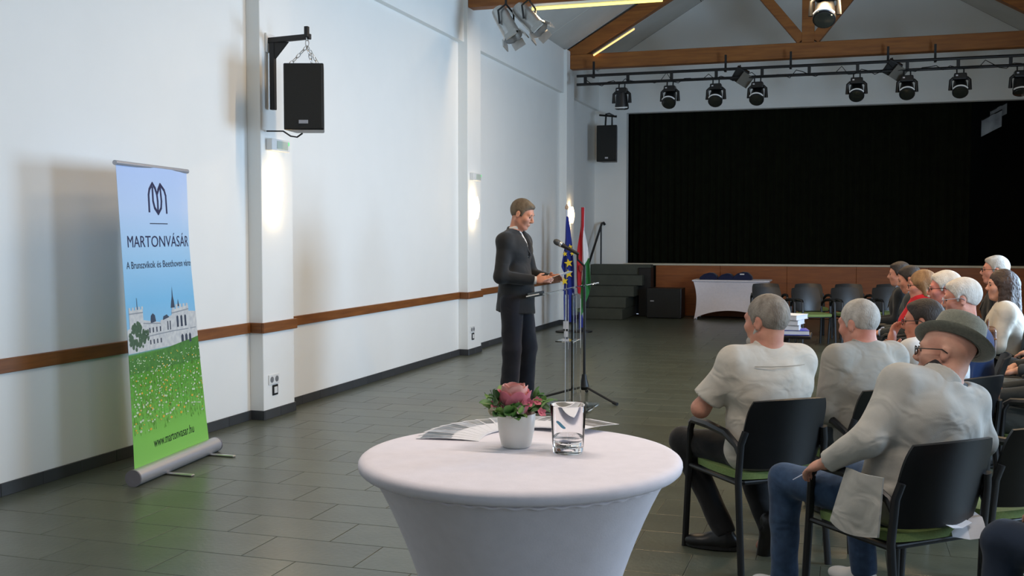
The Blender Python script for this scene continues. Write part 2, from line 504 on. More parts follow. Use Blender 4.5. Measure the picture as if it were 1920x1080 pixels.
# pale sheets standing in for window reflections in the gap beside the curtain
pm = mat('pale_reflection', (170, 178, 186), 0.6, (120, 128, 136), scale=3)
for k, (px_, pz, w, h, a, lb) in enumerate(((2.52, 3.62, 0.34, 0.30, 28, 'pale slanted sheet standing in for a reflection beside the curtain, lower one'), (2.64, 3.82, 0.28, 0.20, 28, 'pale slanted sheet standing in for a reflection beside the curtain, upper one'))):
    t = thing('reflection_sheet', lb, 'sheet', (px_, YE + 0.55 + 0.06 * k, pz), 0, 'pale sheets beside the curtain')
    MB().sheet(lambda u, v: ((u - .5) * w, 0.02 * math.sin(u * 9), (v - .5) * h + (u - .5) * w * math.tan(R(a))), 12, 6, 0.004).build('sheet', pm, t, True)
    MB().tube([(-w / 2, 0, h / 2 - w / 2 * math.tan(R(a))), (w / 2, 0, h / 2 + w / 2 * math.tan(R(a)))], 0.012, 6).build('batten', M['black'], t)

# steps at the left of the stage
sp = thing('stage_steps', 'dark grey steps climbing to the stage beside the flags', 'steps', (0, 0, 0))
for k, xr in enumerate((-3.93, -3.92, -3.82, -3.71, -3.60)):
    z1 = 0.2 * (k + 1); y0 = 19.15 + 0.27 * k
    MB().box(((XL + 0.02 + xr) / 2, (y0 + 20.55) / 2, z1 - 0.1), (xr - XL - 0.02, 20.55 - y0, 0.197)).build('step', M['stairs'], sp, bevel=0.006, seg=1)
MB().box((-3.70, 20.35, 0.47), (0.24, 0.36, 0.94)).build('end_panel', M['black'], sp, bevel=0.006, seg=1)
# hand rail of the steps
hr = thing('handrail', 'thin black slanted handrail at the stage steps behind the flags', 'handrail', (-4.62, 19.2, 0))
MB().tube([(0, 0.0, 0.92), (0, 1.25, 1.80), (0.02, 1.33, 1.82), (0.04, 1.36, 1.78)], 0.024, 8).build('rail', M['black'], hr, True)
for y, z0, z1 in ((0.1, 0.2, 1.0), (1.2, 1.0, 1.76)): MB().tube([(0, y, z0), (0, y, z1)], 0.016, 8).build('post', M['black'], hr, True)

# subwoofer beside the steps
sb = thing('subwoofer', 'black floor subwoofer standing between the steps and the white table', 'speaker', (-3.25, 19.95, 0))
MB().box((0, 0, 0.29), (0.66, 0.5, 0.56)).build('cabinet', M['black_plastic'], sb, bevel=0.012)
MB().box((0, -0.253, 0.29), (0.60, 0.012, 0.50)).build('grille', M['grille'], sb, bevel=0.004, seg=1)
MB().box((-0.22, -0.262, 0.33), (0.07, 0.006, 0.02)).build('badge', M['alu'], sb)
for x in (-.28, .28):
    for y in (-.2, .2): MB().box((x, y, 0.006), (0.05, 0.05, 0.012)).build('foot', M['black'], sb)

# ================================================================== STAGE LIGHTING
lt = thing('lighting_rig', 'black double pipe lighting bar hung below the far beam', 'lighting bar', (0, 17.72, 0))
for z in (4.30, 4.155): MB().tube([(-4.45, 0, z), (3.3, 0, z)], 0.024, 8).build('pipe', M['black'], lt, True)
for k in range(11): MB().box((-4.3 + 0.74 * k, 0, 4.2275), (0.05, 0.03, 0.15)).build('spacer', M['black'], lt)
for x in (-4.2, -1.95, -0.9, 0.6, 1.3, 2.9):
    MB().box((x, 0.20, 4.43), (0.035, 0.03, 0.28)).build('hanger', M['black'], lt); MB().box((x, 0.12, 4.30), (0.035, 0.2, 0.03)).build('hanger', M['black'], lt)
cb = MB().tube([(-4.3 + 0.1 * k, -0.03, 4.15 + 0.05 * math.sin(k * 1.7) * math.sin(k * 0.31) + (0.09 if k % 7 == 0 else 0)) for k in range(74)], 0.007, 5).build('cable', M['black'], lt, True)

def mover(x, tilt, label):
    t = thing('moving_head_light', label, 'stage light', (x, 17.70, 4.13), random.uniform(-0.06, 0.06), 'moving head lights under the lighting bar')
    for s in (-1, 1):
        MB().tube([(s * 0.05, 0.02, 0.03), (s * 0.05, 0.0, -0.07)], 0.012, 6).build('clamp', M['black'], t)
    MB().box((0, 0, -0.115), (0.20, 0.17, 0.10), taper=(0.9, 0.9)).build('base', M['black_plastic'], t, bevel=0.015)
    for s in (-1, 1):
        MB().tube([(s * 0.09, 0, -0.13), (s * 0.138, 0, -0.17), (s * 0.140, 0, -0.32)], [0.022, 0.020, 0.026], 10, sy=1.2).build('yoke_arm', M['black_plastic'], t, True)
    Mx = Matrix.Rotation(R(tilt), 3, 'X')
    c = Vector((0, 0, -0.265))
    MB().lathe([(0.05, 0.13), (0.085, 0.12), (0.10, 0.05), (0.108, -0.06), (0.118, -0.10), (0.118, -0.15), (0.108, -0.155)], 20, c, Mx).build('head', M['black_plastic'], t, True)
    MB().lathe([(0.104, -0.152), (0.10, -0.163), (0.05, -0.172), (0.002, -0.175)], 20, c, Mx).build('lens', M['lens'], t, True)
    arc = [c + Mx @ Vector((0.119 * math.cos(a), 0.119 * math.sin(a), -0.128)) for a in [R(-150 + 12 * k) for k in range(11)]]
    MB().tube(arc, 0.012, 6).build('bezel', M['white'], t, True)
    MB().box((-0.05, -0.087, -0.105), (0.03, 0.006, 0.02)).build('display', M['alu'], t)
    return t
MV = [(-3.66, 8, 'leftmost stage light, pointing straight down above the corner speaker'), (-2.84, -48, 'second stage light from the left under the lighting bar'),
      (-2.08, -48, 'third stage light from the left under the lighting bar'), (-1.41, -48, 'fourth stage light from the left, last before the wide gap'),
      (0.13, -48, 'fifth stage light from the left, first after the wide gap'), (0.88, -48, 'sixth stage light from the left, beside the grey flood light'),
      (1.65, -45, 'seventh stage light from the left under the lighting bar'), (2.50, -25, 'rightmost stage light, cut by the edge of the photo')]
for x, tl, lb in MV: mover(x, tl, lb)
# small flood lights clamped to the bar
fm = mat('grey_metal_reflector', (120, 116, 108), 0.4, scale=10, metal=0.5)
for x, lb in ((-1.70, 'grey flood light on the bar between the third and fourth stage lights'), (0.66, 'grey flood light on the bar left of the sixth stage light')):
    t = thing('flood_light', lb, 'stage light', (x, 17.80, 4.25), 0.2, 'flood lights on the lighting bar')
    MB().box((0, -0.02, -0.05), (0.22, 0.10, 0.24), (0.5, 0.5, 0)).build('housing', M['black'], t, bevel=0.01)
    MB().box((0.07, -0.10, -0.14), (0.20, 0.012, 0.22), (0.6, 0.5, 0.3)).build('barn_door', fm, t)
    MB().tube([(0, 0, 0.02), (0, 0, 0.12)], 0.012, 6).build('clamp', M['black'], t)

# silver par cans under the near beam, bigger moving head beside the king post
def par(loc, ax, label, scl=1.0):
    t = thing('spotlight', label, 'spotlight', loc, 0, 'silver spotlights under the near beam'); t.scale = (1.2, 1.2, 1.2)
    q = Vector(ax).normalized(); Mx = Vector((0, 0, -1)).rotation_difference(q).to_matrix()
    MB().lathe([(0.05, 0.20), (0.075, 0.19), (0.085, 0.12), (0.09, -0.14), (0.10, -0.16), (0.10, -0.19)], 20, (0, 0, 0), Mx, cap=False).build('can', M['chrome'], t, True)
    MB().lathe([(0.05, 0.198), (0.001, 0.205)], 20, (0, 0, 0), Mx, cap=False).build('back_cap', M['chrome'], t, True)
    MB().lathe([(0.088, -0.12), (0.04, -0.115), (0.001, -0.11)], 20, (0, 0, 0), Mx, cap=False).build('lens', M['lens'], t, True)
    for a in (0, 90, 180, 270):
        c = Mx @ Vector((0.115 * math.cos(R(a)), 0.115 * math.sin(R(a)), -0.22))
        o = MB().box((0, 0, 0), (0.012, 0.13, 0.08)).build('barn_door', M['chrome'], t)
        o.matrix_local = Matrix.Translation(c) @ (Mx @ Matrix.Rotation(R(a), 3, 'Z') @ Matrix.Rotation(R(-20), 3, 'Y')).to_4x4()
    side = q.cross(Vector((0, 0, 1))).normalized()
    y = MB().tube([side * 0.10 + q * 0.02, side * 0.11 + Vector((0, 0, 0.12)), Vector((0, 0, 0.20)), side * -0.11 + Vector((0, 0, 0.12)), side * -0.10 + q * 0.02], 0.011, 6).build('yoke', M['black'], t, True)
    MB().tube([(0, 0, 0.19), (0, 0.0, 0.32)], 0.012, 6).build('clamp', M['black'], t)
    return t
par((-4.06, 12.55, 4.19), (0.46, -0.25, -0.72), 'left silver spotlight hanging under the near beam end')
par((-3.78, 12.60, 4.24), (0.62, -0.25, -0.62), 'right silver spotlight with bright gel frame under the near beam end')
t = mover(-0.27, -40, 'large dark stage light hanging in front of the king post')
t.location = (-0.27, 12.88, 4.47); t.scale = (1.1, 1.1, 1.1)

# ================================================================== WALL LOUDSPEAKERS
def chain(pts_a, pts_b, parent, n_=6):
    a, b = Vector(pts_a), Vector(pts_b)
    d = b - a; ln = d.length / n_
    Q = Vector((0, 0, 1)).rotation_difference(d.normalized()).to_matrix()
    for k in range(n_):
        c = a + d * (k + 0.5) / n_
        W = Q @ Matrix.Rotation(R(90 * (k % 2)), 3, 'Z')
        big = 1.3 if k == n_ - 1 else 1.0
        ring = [c + W @ Vector((0.012 * big * math.cos(R(x)), 0, ln * 0.62 * math.sin(R(x)))) for x in range(0, 361, 30)]
        MB().tube(ring, 0.0035, 5, cap=False).build('chain_link', M['chrome'], parent, True)

wsp = thing('loudspeaker', 'black loudspeaker hung by chains from the near wall pier', 'speaker', (-4.255, 7.81, 2.42))
cab = MB().prism([(-0.165, -0.13), (0.165, -0.13), (0.12, 0.15), (-0.12, 0.15)], lambda x, y: (x, y, 0), lambda x, y: (x, y, 0.54))
cab.build('cabinet', M['black_plastic'], wsp, bevel=0.010).rotation_euler = (0, 0, R(18))
g = MB().box((0, -0.135, 0.27), (0.305, 0.012, 0.515)).build('grille', M['grille'], wsp, bevel=0.004, seg=1); g.rotation_euler = (0, 0, R(18))
g = MB().box((0.0, -0.144, 0.065), (0.075, 0.006, 0.028)).build('badge', M['alu'], wsp); g.rotation_euler = (0, 0, R(18))
for e in ((-0.12, -0.06, 0.54), (0.12, -0.02, 0.54), (0.0, 0.12, 0.54)):
    chain((0.0, 0.02, 0.70), e, wsp, 5)
chain((0.0, 0.02, 0.80), (0.0, 0.02, 0.70), wsp, 2)
br = thing('speaker_bracket', 'black steel bracket arm on the near pier holding the loudspeaker', 'bracket', (-4.668, 7.93, 0))
MB().box((0.008, 0, 3.18), (0.016, 0.14, 0.16)).build('wall_plate', M['white'], br, bevel=0.003, seg=1)
MB().box((0.22, -0.06, 3.20), (0.44, 0.035, 0.045), (0, 0, R(-8))).build('arm', M['black'], br, bevel=0.004, seg=1)
MB().box((0.415, -0.11, 3.235), (0.035, 0.035, 0.09)).build('arm_end', M['black'], br, bevel=0.004, seg=1)
MB().box((0.05, -0.03, 2.90), (0.045, 0.045, 0.56)).build('post', M['black'], br, bevel=0.004, seg=1)
MB().prism([(0.05, 3.18), (0.20, 3.18), (0.05, 3.02)], lambda x, z: (x, -0.045, z), lambda x, z: (x, -0.02, z)).build('gusset', M['black'], br)
tag(MB().tube([(-4.66, 7.86, 2.44), (-4.48, 7.82, 2.43), (-4.40, 7.80, 2.385), (-4.34, 7.80, 2.375), (-4.29, 7.80, 2.405)], 0.007, 6).build('speaker_cable', M['black'], None, True), 'black cable looping below the near wall loudspeaker', 'cable')

ws2 = thing('loudspeaker', 'black loudspeaker in the far corner left of the curtain', 'speaker', (-4.36, 19.85, 2.97))
MB().prism([(-0.20, -0.15), (0.20, -0.15), (0.14, 0.17), (-0.14, 0.17)], lambda x, y: (x, y, 0), lambda x, y: (x, y, 0.69)).build('cabinet', M['black_plastic'], ws2, bevel=0.012)
MB().box((0, -0.155, 0.345), (0.37, 0.012, 0.65)).build('grille', M['grille'], ws2, bevel=0.004, seg=1)
MB().box((0.0, -0.164, 0.07), (0.06, 0.006, 0.03)).build('badge', M['alu'], ws2)
MB().tube([(-0.06, 0.0, 0.69), (-0.06, 0.06, 0.92), (-0.05, 0.30, 0.96), (-0.05, 0.745, 0.96)], 0.018, 6).build('bracket', M['black'], ws2, True)
MB().tube([(0.07, 0.0, 0.69), (0.07, 0.0, 0.86), (0.16, 0.0, 0.87)], 0.018, 6).build('bracket', M['black'], ws2, True)
MB().tube([(-0.18, 0.0, 0.90), (0.16, 0.0, 0.86)], 0.02, 6).build('bracket_bar', M['black'], ws2, True)

# ================================================================== WALL LAMPS, EXIT LAMPS, SOCKETS
LL = ['glowing folded glass wall lamp on the near pier under the loudspeaker', 'glowing wall lamp on the second pier behind the speaking man', 'glowing wall lamp on the far pier beside the flags']
for k, (a, b) in enumerate(PIERS[1:]):
    yc = (a + b) / 2 - 0.08
    t = thing('sconce_lamp', LL[k], 'lamp', (PIER, yc, 1.92), 0, 'wall lamps on the piers')
    MB().box((0.01, 0, 0), (0.02, 0.10, 0.18)).build('back_plate', M['white'], t, bevel=0.003, seg=1)
    def shade(u, v):
        w = 0.075 * (0.62 + 0.38 * math.sin(math.pi * min(1, v * 0.8 + 0.2)))
        ang_ = R(180) * u
        return (0.012 + 0.085 * math.sin(ang_) * (0.7 + 0.3 * math.sin(math.pi * v)), -w * math.cos(ang_), -0.14 + 0.29 * v)
    MB().sheet(shade, 14, 8, 0.004).build('glass_shade', M['lamp'], t, True)
    pl = bpy.data.lights.new('bulb', 'POINT'); pl.energy = 1.2; pl.color = (1.0, 0.78, 0.48); pl.shadow_soft_size = 0.03
    po = bpy.data.objects.new('bulb', pl); COL.objects.link(po); po.parent = t; po.location = (0.05, 0, 0.17)
    pl2 = bpy.data.lights.new('bulb', 'POINT'); pl2.energy = 1.0; pl2.color = (1.0, 0.78, 0.48); pl2.shadow_soft_size = 0.03
    po = bpy.data.objects.new('bulb', pl2); COL.objects.link(po); po.parent = t; po.location = (0.05, 0, -0.16)
EL = ['white emergency light box above the lamp on the near pier', 'white emergency light box above the lamp on the second pier']
for k, (a, b) in enumerate(PIERS[1:3]):
    t = thing('emergency_light', EL[k], 'emergency light', (PIER, (a + b) / 2 - 0.03, 2.33), 0, 'emergency light boxes on the piers')
    MB().box((0.03, 0, 0), (0.06, 0.30, 0.10)).build('housing', M['white'], t, bevel=0.008)
    MB().box((0.062, 0.02, 0.0), (0.006, 0.18, 0.07)).build('window', mat('pale_green_diffuser', (196, 206, 192), 0.4), t, bevel=0.003, seg=1)
    MB().box((0.062, 0.125, 0.02), (0.006, 0.012, 0.03)).build('indicator', emis('green_indicator', (120, 255, 150), 0.6, (120, 200, 140)), t)
SL = [('white double socket on the near pier above the black framed outlet', 'black framed outlet on the near pier below the white sockets'),
      ('small white double socket low on the second pier', 'small black framed outlet low on the second pier')]
for k, (a, b) in enumerate(PIERS[1:3]):
    yc = (a + b) / 2 - 0.10
    t = thing('power_socket', SL[k][0], 'socket', (PIER, yc, 0.33), 0, 'white wall sockets on the piers')
    MB().box((0.005, 0, 0), (0.010, 0.17, 0.085)).build('plate', M['white'], t, bevel=0.003, seg=1)
    for s in (-1, 1):
        MB().lathe([(0.026, 0), (0.026, 0.003), (0.02, 0.004)], 16, (0.010, s * 0.04, 0), Matrix.Rotation(R(90), 3, 'Y')).build('receptacle', mat('grey_socket_hole', (120, 122, 124), 0.5), t, True)
    t = thing('power_outlet', SL[k][1], 'socket', (PIER, yc + 0.02, 0.235), 0, 'black framed wall outlets on the piers')
    MB().box((0.005, 0, 0), (0.010, 0.085, 0.09)).build('frame', M['black'], t, bevel=0.003, seg=1)
    MB().box((0.010, 0, 0), (0.008, 0.05, 0.055)).build('cover', M['white'], t, bevel=0.002, seg=1)

# ================================================================== FLAGS
def band(parent, name, m, left, right, ph, amp=0.035, nv=36, nu=10, th=0.004, y0=0.0):
    """a draped strip of cloth: left/right are lists of (x,z) from the top to the bottom"""
    def at(poly, t):
        f = t * (len(poly) - 1); i = min(int(f), len(poly) - 2); f -= i
        return poly[i][0] + (poly[i + 1][0] - poly[i][0]) * f, poly[i][1] + (poly[i + 1][1] - poly[i][1]) * f
    def fn(u, v):
        a = at(left, 1 - v); b = at(right, 1 - v)
        x = a[0] + (b[0] - a[0]) * u; z = a[1] + (b[1] - a[1]) * u
        return (x, y0 + amp * math.sin(x * 58 + z * 2.2 + ph), z)
    return MB().sheet(fn, nu, nv, th).build(name, m, parent, True, angle=80)
fs = 17.0 / 1970.0
def fx(pts, cx): return [((x - cx) * fs, 1.56 - (y - 442) * fs) for x, y in pts]
eu = thing('flag_stand', 'draped dark blue flag with gold stars on a pole behind the lectern', 'flag', (-4.30, 16.45, 0))
MB().tube([(0, 0.03, 0.04), (0.0, 0.03, 2.0)], 0.014, 8).build('pole', M['alu'], eu, True)
MB().lathe([(0.012, 1.98), (0.03, 2.0), (0.03, 2.03), (0.004, 2.07)], 12, (0, 0.03, 0)).build('finial', mat('flag_finial', (206, 170, 140), 0.4), eu, True)
MB().lathe([(0.17, 0), (0.17, 0.02), (0.05, 0.04), (0.03, 0.07)], 24).build('base', M['black'], eu, True)
blue = cloth('blue_flag_cloth', (34, 48, 132), 0.7, fold=0.2); gold = cloth('gold_flag_star', (238, 204, 52), 0.6, fold=0.1)
band(eu, 'flag_cloth', blue, fx([(1063, 406), (1060, 440), (1057, 470), (1054, 500), (1058, 512), (1058, 560), (1059, 600)], 1062),
     fx([(1066, 406), (1070, 440), (1074, 470), (1078, 500), (1078, 530), (1078, 570), (1080, 606)], 1062), 0.4)
def star(parent, x, z, r, ph=0.3, y=-0.045):
    p = []
    for k in range(10):
        a = R(90 + 36 * k + 12); q = r if k % 2 == 0 else r * 0.42
        p.append((x + q * math.cos(a), z + q * math.sin(a)))
    MB().prism(p, lambda a, b: (a, y, b), lambda a, b: (a, y + 0.004, b)).build('star', gold, parent)
for x, y, r in ((1071, 463, .05), (1061, 476, .045), (1068, 493, .075), (1068, 513, .075), (1060, 527, .07), (1075, 475, .04)):
    q = fx([(x, y)], 1062)[0]; star(eu, q[0], q[1], r)
hu = thing('flag_stand', 'draped red, white and green striped flag on a pole beside the blue one', 'flag', (-4.06, 16.55, 0))
MB().tube([(0, 0.05, 0.04), (0.02, 0.05, 2.02)], 0.014, 8).build('pole', M['alu'], hu, True)
MB().lathe([(0.17, 0), (0.17, 0.02), (0.05, 0.04), (0.03, 0.07)], 24).build('base', M['black'], hu, True)
band(hu, 'red_stripe', cloth('red_flag_cloth', (186, 34, 44), 0.7, fold=0.2), fx([(1088, 389), (1086, 425), (1083, 455), (1080, 485), (1079, 520), (1081, 548)], 1090),
     fx([(1094, 389), (1094, 425), (1091, 455), (1089, 485), (1088, 520), (1089, 556)], 1090), 0.0)
band(hu, 'white_stripe', cloth('white_flag_cloth', (226, 226, 230), 0.7, fold=0.2), fx([(1092.5, 432), (1090, 465), (1088, 490), (1087, 520), (1087, 553)], 1090),
     fx([(1094.5, 432), (1100, 465), (1103, 490), (1096, 515), (1089, 556)], 1090), 0.0, y0=0.004)
band(hu, 'green_stripe', cloth('green_flag_cloth', (46, 120, 62), 0.7, fold=0.2), fx([(1101, 484), (1092, 505), (1088, 535), (1087, 560), (1087, 585)], 1090),
     fx([(1103, 484), (1106, 510), (1107, 535), (1099, 565), (1089, 592)], 1090), 0.0, y0=-0.004)
band(hu, 'lower_fold', blue, fx([(1085, 585), (1084, 622)], 1090), fx([(1090, 590), (1095, 622)], 1090), 0.7, nv=8, nu=6)
# coat of arms dots on the white stripe
q = fx([(1089, 503)], 1090)[0]
MB().prism([(q[0] - .03, q[1] + .05), (q[0] + .03, q[1] + .05), (q[0] + .028, q[1] - .02), (q[0], q[1] - .06), (q[0] - .028, q[1] - .02)], lambda a, b: (a, -0.05, b), lambda a, b: (a, -0.045, b)).build('coat_of_arms', mat('red_brown_emblem', (150, 60, 50), 0.7), hu)

# ================================================================== WHITE TABLE WITH BAGS
wt = thing('covered_table', 'low white stretch covered table in front of the stage', 'table', (-2.02, 20.05, 0))
def cover(face):
    def fn(u, v):
        x = (u - 0.5)
        z = 0.72 * v
        lift = 0.17 * (1 - (2 * x) ** 2) ** 0.8 if abs(x) < .5 else 0
        z = lift * (1 - v) + z
        pinch = 0.045 * math.sin(math.pi * min(max(v, 0), 1)) * 1.0
        hx = 0.665 + 0.02 * (v ** 6) - pinch
        hy = 0.30 - 0.06 * math.sin(math.pi * v) * (1 - (2 * x) ** 2)
        return (x * 2 * hx, face * hy, z)
    return fn
for face, nm in ((-1, 'front_cover'), (1, 'back_cover')):
    MB().sheet(cover(face), 28, 14, 0.004).build(nm, M['table_cloth'], wt, True, angle=80)
for s in (-1, 1):
    def side(u, v, s=s):
        y = (u - 0.5)
        lift = 0.10 * (1 - (2 * y) ** 2)
        return (s * (0.665 + 0.02 * v ** 6 - 0.045 * math.sin(math.pi * v)), y * 2 * 0.30, lift * (1 - v) + 0.72 * v)
    MB().sheet(side, 14, 14, 0.004).build('side_cover', M['table_cloth'], wt, True, angle=80)
MB().box((0, 0, 0.722), (1.42, 0.66, 0.03)).build('table_top', M['table_cloth'], wt, bevel=0.012)
for sx in (-1, 1):
    for sy in (-1, 1): MB().tube([(sx * 0.63, sy * 0.27, 0), (sx * 0.60, sy * 0.25, 0.7)], 0.018, 8).build('leg', M['alu'], wt, True)
navy = cloth('navy_bag_fabric', (28, 34, 66), 0.8, fold=0.5)
BLB = ['dark navy folded bag, left one on the white table', 'dark navy folded bag, middle one on the white table', 'dark navy folded bag, right and tallest one on the white table']
for k, (x, w, h) in enumerate(((-0.42, 0.34, 0.13), (-0.10, 0.30, 0.12), (0.20, 0.36, 0.15))):
    t = thing('folded_bag', BLB[k], 'bag', (-2.02 + x, 19.98, 0.738), 0, 'navy bags on the white table')
    MB().prism([(-w / 2, 0), (w / 2, 0), (w / 2 * 0.95, h * 0.45), (w * 0.25, h * 0.95), (w * 0.02, h), (-w * 0.25, h * 0.8), (-w / 2 * 0.95, h * 0.35)], lambda a, b: (a, -0.17 + b * .3, b), lambda a, b: (a, 0.17 - b * .3, b)).build('body', navy, t, True, bevel=0.02)
    MB().box((0.0, -0.135, h * 0.72), (0.08, 0.006, 0.022), (-0.3, 0, 0)).build('logo_print', M['white'], t)

# ================================================================== LECTERN, MICROPHONE
le = thing('lectern', 'clear acrylic lectern with slanted top in front of the speaking man', 'lectern', (-2.40, 9.12, 0))
MB().box((0, 0, 0.012), (0.52, 0.62, 0.022)).build('base_plate', M['acrylic'], le, bevel=0.004, seg=1)
MB().box((0.06, -0.13, 0.53), (0.025, 0.012, 1.02)).build('upright', M['acrylic'], le, bevel=0.002, seg=1)
MB().box((0.11, 0.0, 0.53), (0.015, 0.30, 1.02)).build('front_panel', M['acrylic'], le, bevel=0.002, seg=1)
MB().box((0.06, 0.13, 0.53), (0.025, 0.012, 1.02)).build('upright', M['acrylic'], le, bevel=0.002, seg=1)
for y_ in (-0.137, 0.124): MB().box((0.0465, y_, 0.53), (0.006, 0.010, 1.02)).build('edge_highlight', mat('edge_highlight', (196, 208, 222), 0.4), le)  # pale strips painting the bright highlight along the acrylic uprights
MB().box((0.03, 0.0, 0.62), (0.16, 0.26, 0.010)).build('shelf', M['acrylic'], le, bevel=0.002, seg=1)
o = MB().box((0, 0, 0), (0.54, 0.48, 0.014)).build('slanted_top', M['acrylic'], le, bevel=0.003, seg=1)
o.location = (0.0, 0.0, 1.075); o.rotation_euler = (0, R(-12.5), 0)
o = MB().box((0, 0, 0), (0.016, 0.48, 0.045)).build('paper_stop', mat('dark_frosted_edge', (70, 76, 78), 0.3), le, bevel=0.003, seg=1)
o.location = (-0.262, 0.0, 1.030); o.rotation_euler = (0, R(-12.5), 0)
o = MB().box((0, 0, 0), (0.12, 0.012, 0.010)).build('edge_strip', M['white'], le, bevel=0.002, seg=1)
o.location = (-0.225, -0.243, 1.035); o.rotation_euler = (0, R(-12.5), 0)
for k, (dx, dz, w, h) in enumerate(((0, .05, .05, .07), (0, -.03, .035, .05), (0, -.085, .06, .02))):
    MB().box((0.052 + dx, -0.138, 0.72 + dz), (w, 0.003, h)).build('logo_print', mat('white_frosted_print', (206, 212, 224), 0.5), le)

ms = thing('microphone_stand', 'black microphone stand with tripod feet behind the lectern', 'microphone stand', (-2.36, 9.72, 0))
for a, l in ((-38, 0.46), (100, 0.40), (200, 0.42)):
    MB().tube([(0.02 * math.cos(R(a)), 0.02 * math.sin(R(a)), 0.12), (l * math.cos(R(a)), l * math.sin(R(a)), 0.018)], 0.011, 8).build('leg', M['black'], ms, True)
    MB().tube([(l * math.cos(R(a)) - 0.03 * math.cos(R(a)), l * math.sin(R(a)) - 0.03 * math.sin(R(a)), 0.024), (l * 1.06 * math.cos(R(a)), l * 1.06 * math.sin(R(a)), 0.016)], 0.016, 8).build('rubber_foot', M['black'], ms, True)
MB().lathe([(0.028, 0.09), (0.05, 0.12), (0.028, 0.20), (0.022, 0.24)], 12).build('hub', M['black'], ms, True)
MB().tube([(0, 0, 0.1), (0, 0, 1.28)], 0.013, 8).build('pole', M['black'], ms, True)
MB().tube([(0, 0, 1.27), (-0.03, -0.16, 1.34), (0.02, -0.36, 1.40)], 0.010, 8).build('boom', M['black'], ms, True)
mi = thing('microphone', 'black microphone tilted up towards the speaking man', 'microphone', (-2.33, 9.30, 1.40))
q = Vector((-0.20, -0.05, 0.115)).normalized(); Mx = Vector((0, 0, 1)).rotation_difference(q).to_matrix()
MB().lathe([(0.012, -0.02), (0.015, 0.0), (0.018, 0.12), (0.022, 0.15), (0.024, 0.16)], 16, (0, 0, 0), Mx).build('handle', M['black_plastic'], mi, True)
MB().lathe([(0.024, 0.16), (0.027, 0.165), (0.027, 0.18), (0.025, 0.183)], 16, (0, 0, 0), Mx).build('ring', M['chrome'], mi, True)
MB().lathe([(0.024, 0.18), (0.029, 0.20), (0.026, 0.225), (0.014, 0.24), (0.002, 0.243)], 16, (0, 0, 0), Mx).build('grille', mat('microphone_mesh', (86, 88, 88), 0.4, scale=400, metal=0.6, bump=0.4, bscale=600), mi, True)

# ================================================================== ROLL-UP BANNER
bn = thing('rollup_banner', 'tall roll-up banner with blue sky, castle photo and green lawn', 'banner', (-4.225, 5.50, 0))
ux = Vector((-0.1168, 0.9932, 0)); nx = Vector((0.9932, 0.1168, 0))
LEAN = R(2.6)
vz = Vector((0, 0, 1)) * math.cos(LEAN) - nx * math.sin(LEAN)
nb = (nx * math.cos(LEAN) + Vector((0, 0, 1)) * math.sin(LEAN))
WT = [(-0.06, 1.0), (0.2, 0.965), (0.72, 0.915), (1.25, 0.885), (1.4, 0.88), (1.92, 0.905)]
def bw(v):
    for (a, wa), (b, wb) in zip(WT[:-1], WT[1:]):
        if v <= b: return wa + (wb - wa) * max(0, (v - a)) / (b - a)
    return WT[-1][1]
def BP(s, v, off=0.0):
    """s 0..1 across, v metres up the sheet, off proud of the sheet"""
    u = s * bw(v)
    curl = -0.10 * max(0, s - 0.86) ** 1.3 + 0.006 * math.sin(s * 7 + v * 2) - 0.02 * max(0, 0.06 - s)
    p = ux * u + vz * v + nb * (curl + off)
    return Vector((p.x, p.y, p.z + 0.09))
def banner_print():
    m = bpy.data.materials.new('banner_print'); m.use_nodes = True
    nt = m.node_tree; N = nt.nodes; L = nt.links; b = N['Principled BSDF']; b.inputs['Roughness'].default_value = 0.45
    tc = N.new('ShaderNodeTexCoord'); sx = N.new('ShaderNodeSeparateXYZ'); L.new(tc.outputs['Object'], sx.inputs[0])
    mr = N.new('ShaderNodeMapRange'); mr.inputs[1].default_value = 0.0; mr.inputs[2].default_value = 2.02
    L.new(sx.outputs['Z'], mr.inputs[0])
    cr = N.new('ShaderNodeValToRGB'); el = cr.color_ramp.elements
    stops = [(0.0, (142, 208, 100)), (0.13, (134, 204, 90)), (0.22, (112, 180, 72)), (0.32, (92, 158, 52)), (0.402, (84, 140, 56)), (0.404, (150, 196, 226)),
             (0.56, (126, 192, 232)), (0.72, (164, 206, 238)), (0.86, (188, 212, 244)), (1.0, (182, 206, 246))]
    while len(el) < len(stops): el.new(0.5)
    for e, (p, c) in zip(el, stops): e.position = p; e.color = lin(c)
    L.new(mr.outputs[0], cr.inputs['Fac'])
    no = N.new('ShaderNodeTexNoise'); no.inputs['Scale'].default_value = 60; L.new(tc.outputs['Object'], no.inputs['Vector'])
    mx = N.new('ShaderNodeMix'); mx.data_type = 'RGBA'; mx.blend_type = 'OVERLAY'
    lt_ = N.new('ShaderNodeMapRange'); lt_.inputs[1].default_value = 0.30; lt_.inputs[2].default_value = 0.42; lt_.inputs[3].default_value = 0.0; lt_.inputs[4].default_value = 0.6
    g2 = N.new('ShaderNodeMapRange'); g2.inputs[1].default_value = 0.80; g2.inputs[2].default_value = 0.81; g2.inputs[3].default_value = 1.0; g2.inputs[4].default_value = 0.0
    L.new(sx.outputs['Z'], lt_.inputs[0]); L.new(sx.outputs['Z'], g2.inputs[0])
    mu = N.new('ShaderNodeMath'); mu.operation = 'MULTIPLY'; L.new(lt_.outputs[0], mu.inputs[0]); L.new(g2.outputs[0], mu.inputs[1])
    L.new(mu.outputs[0], mx.inputs['Factor']); L.new(cr.outputs['Color'], mx.inputs['A']); L.new(no.outputs['Color'], mx.inputs['B'])
    L.new(mx.outputs['Result'], b.inputs['Base Color'])
    return m
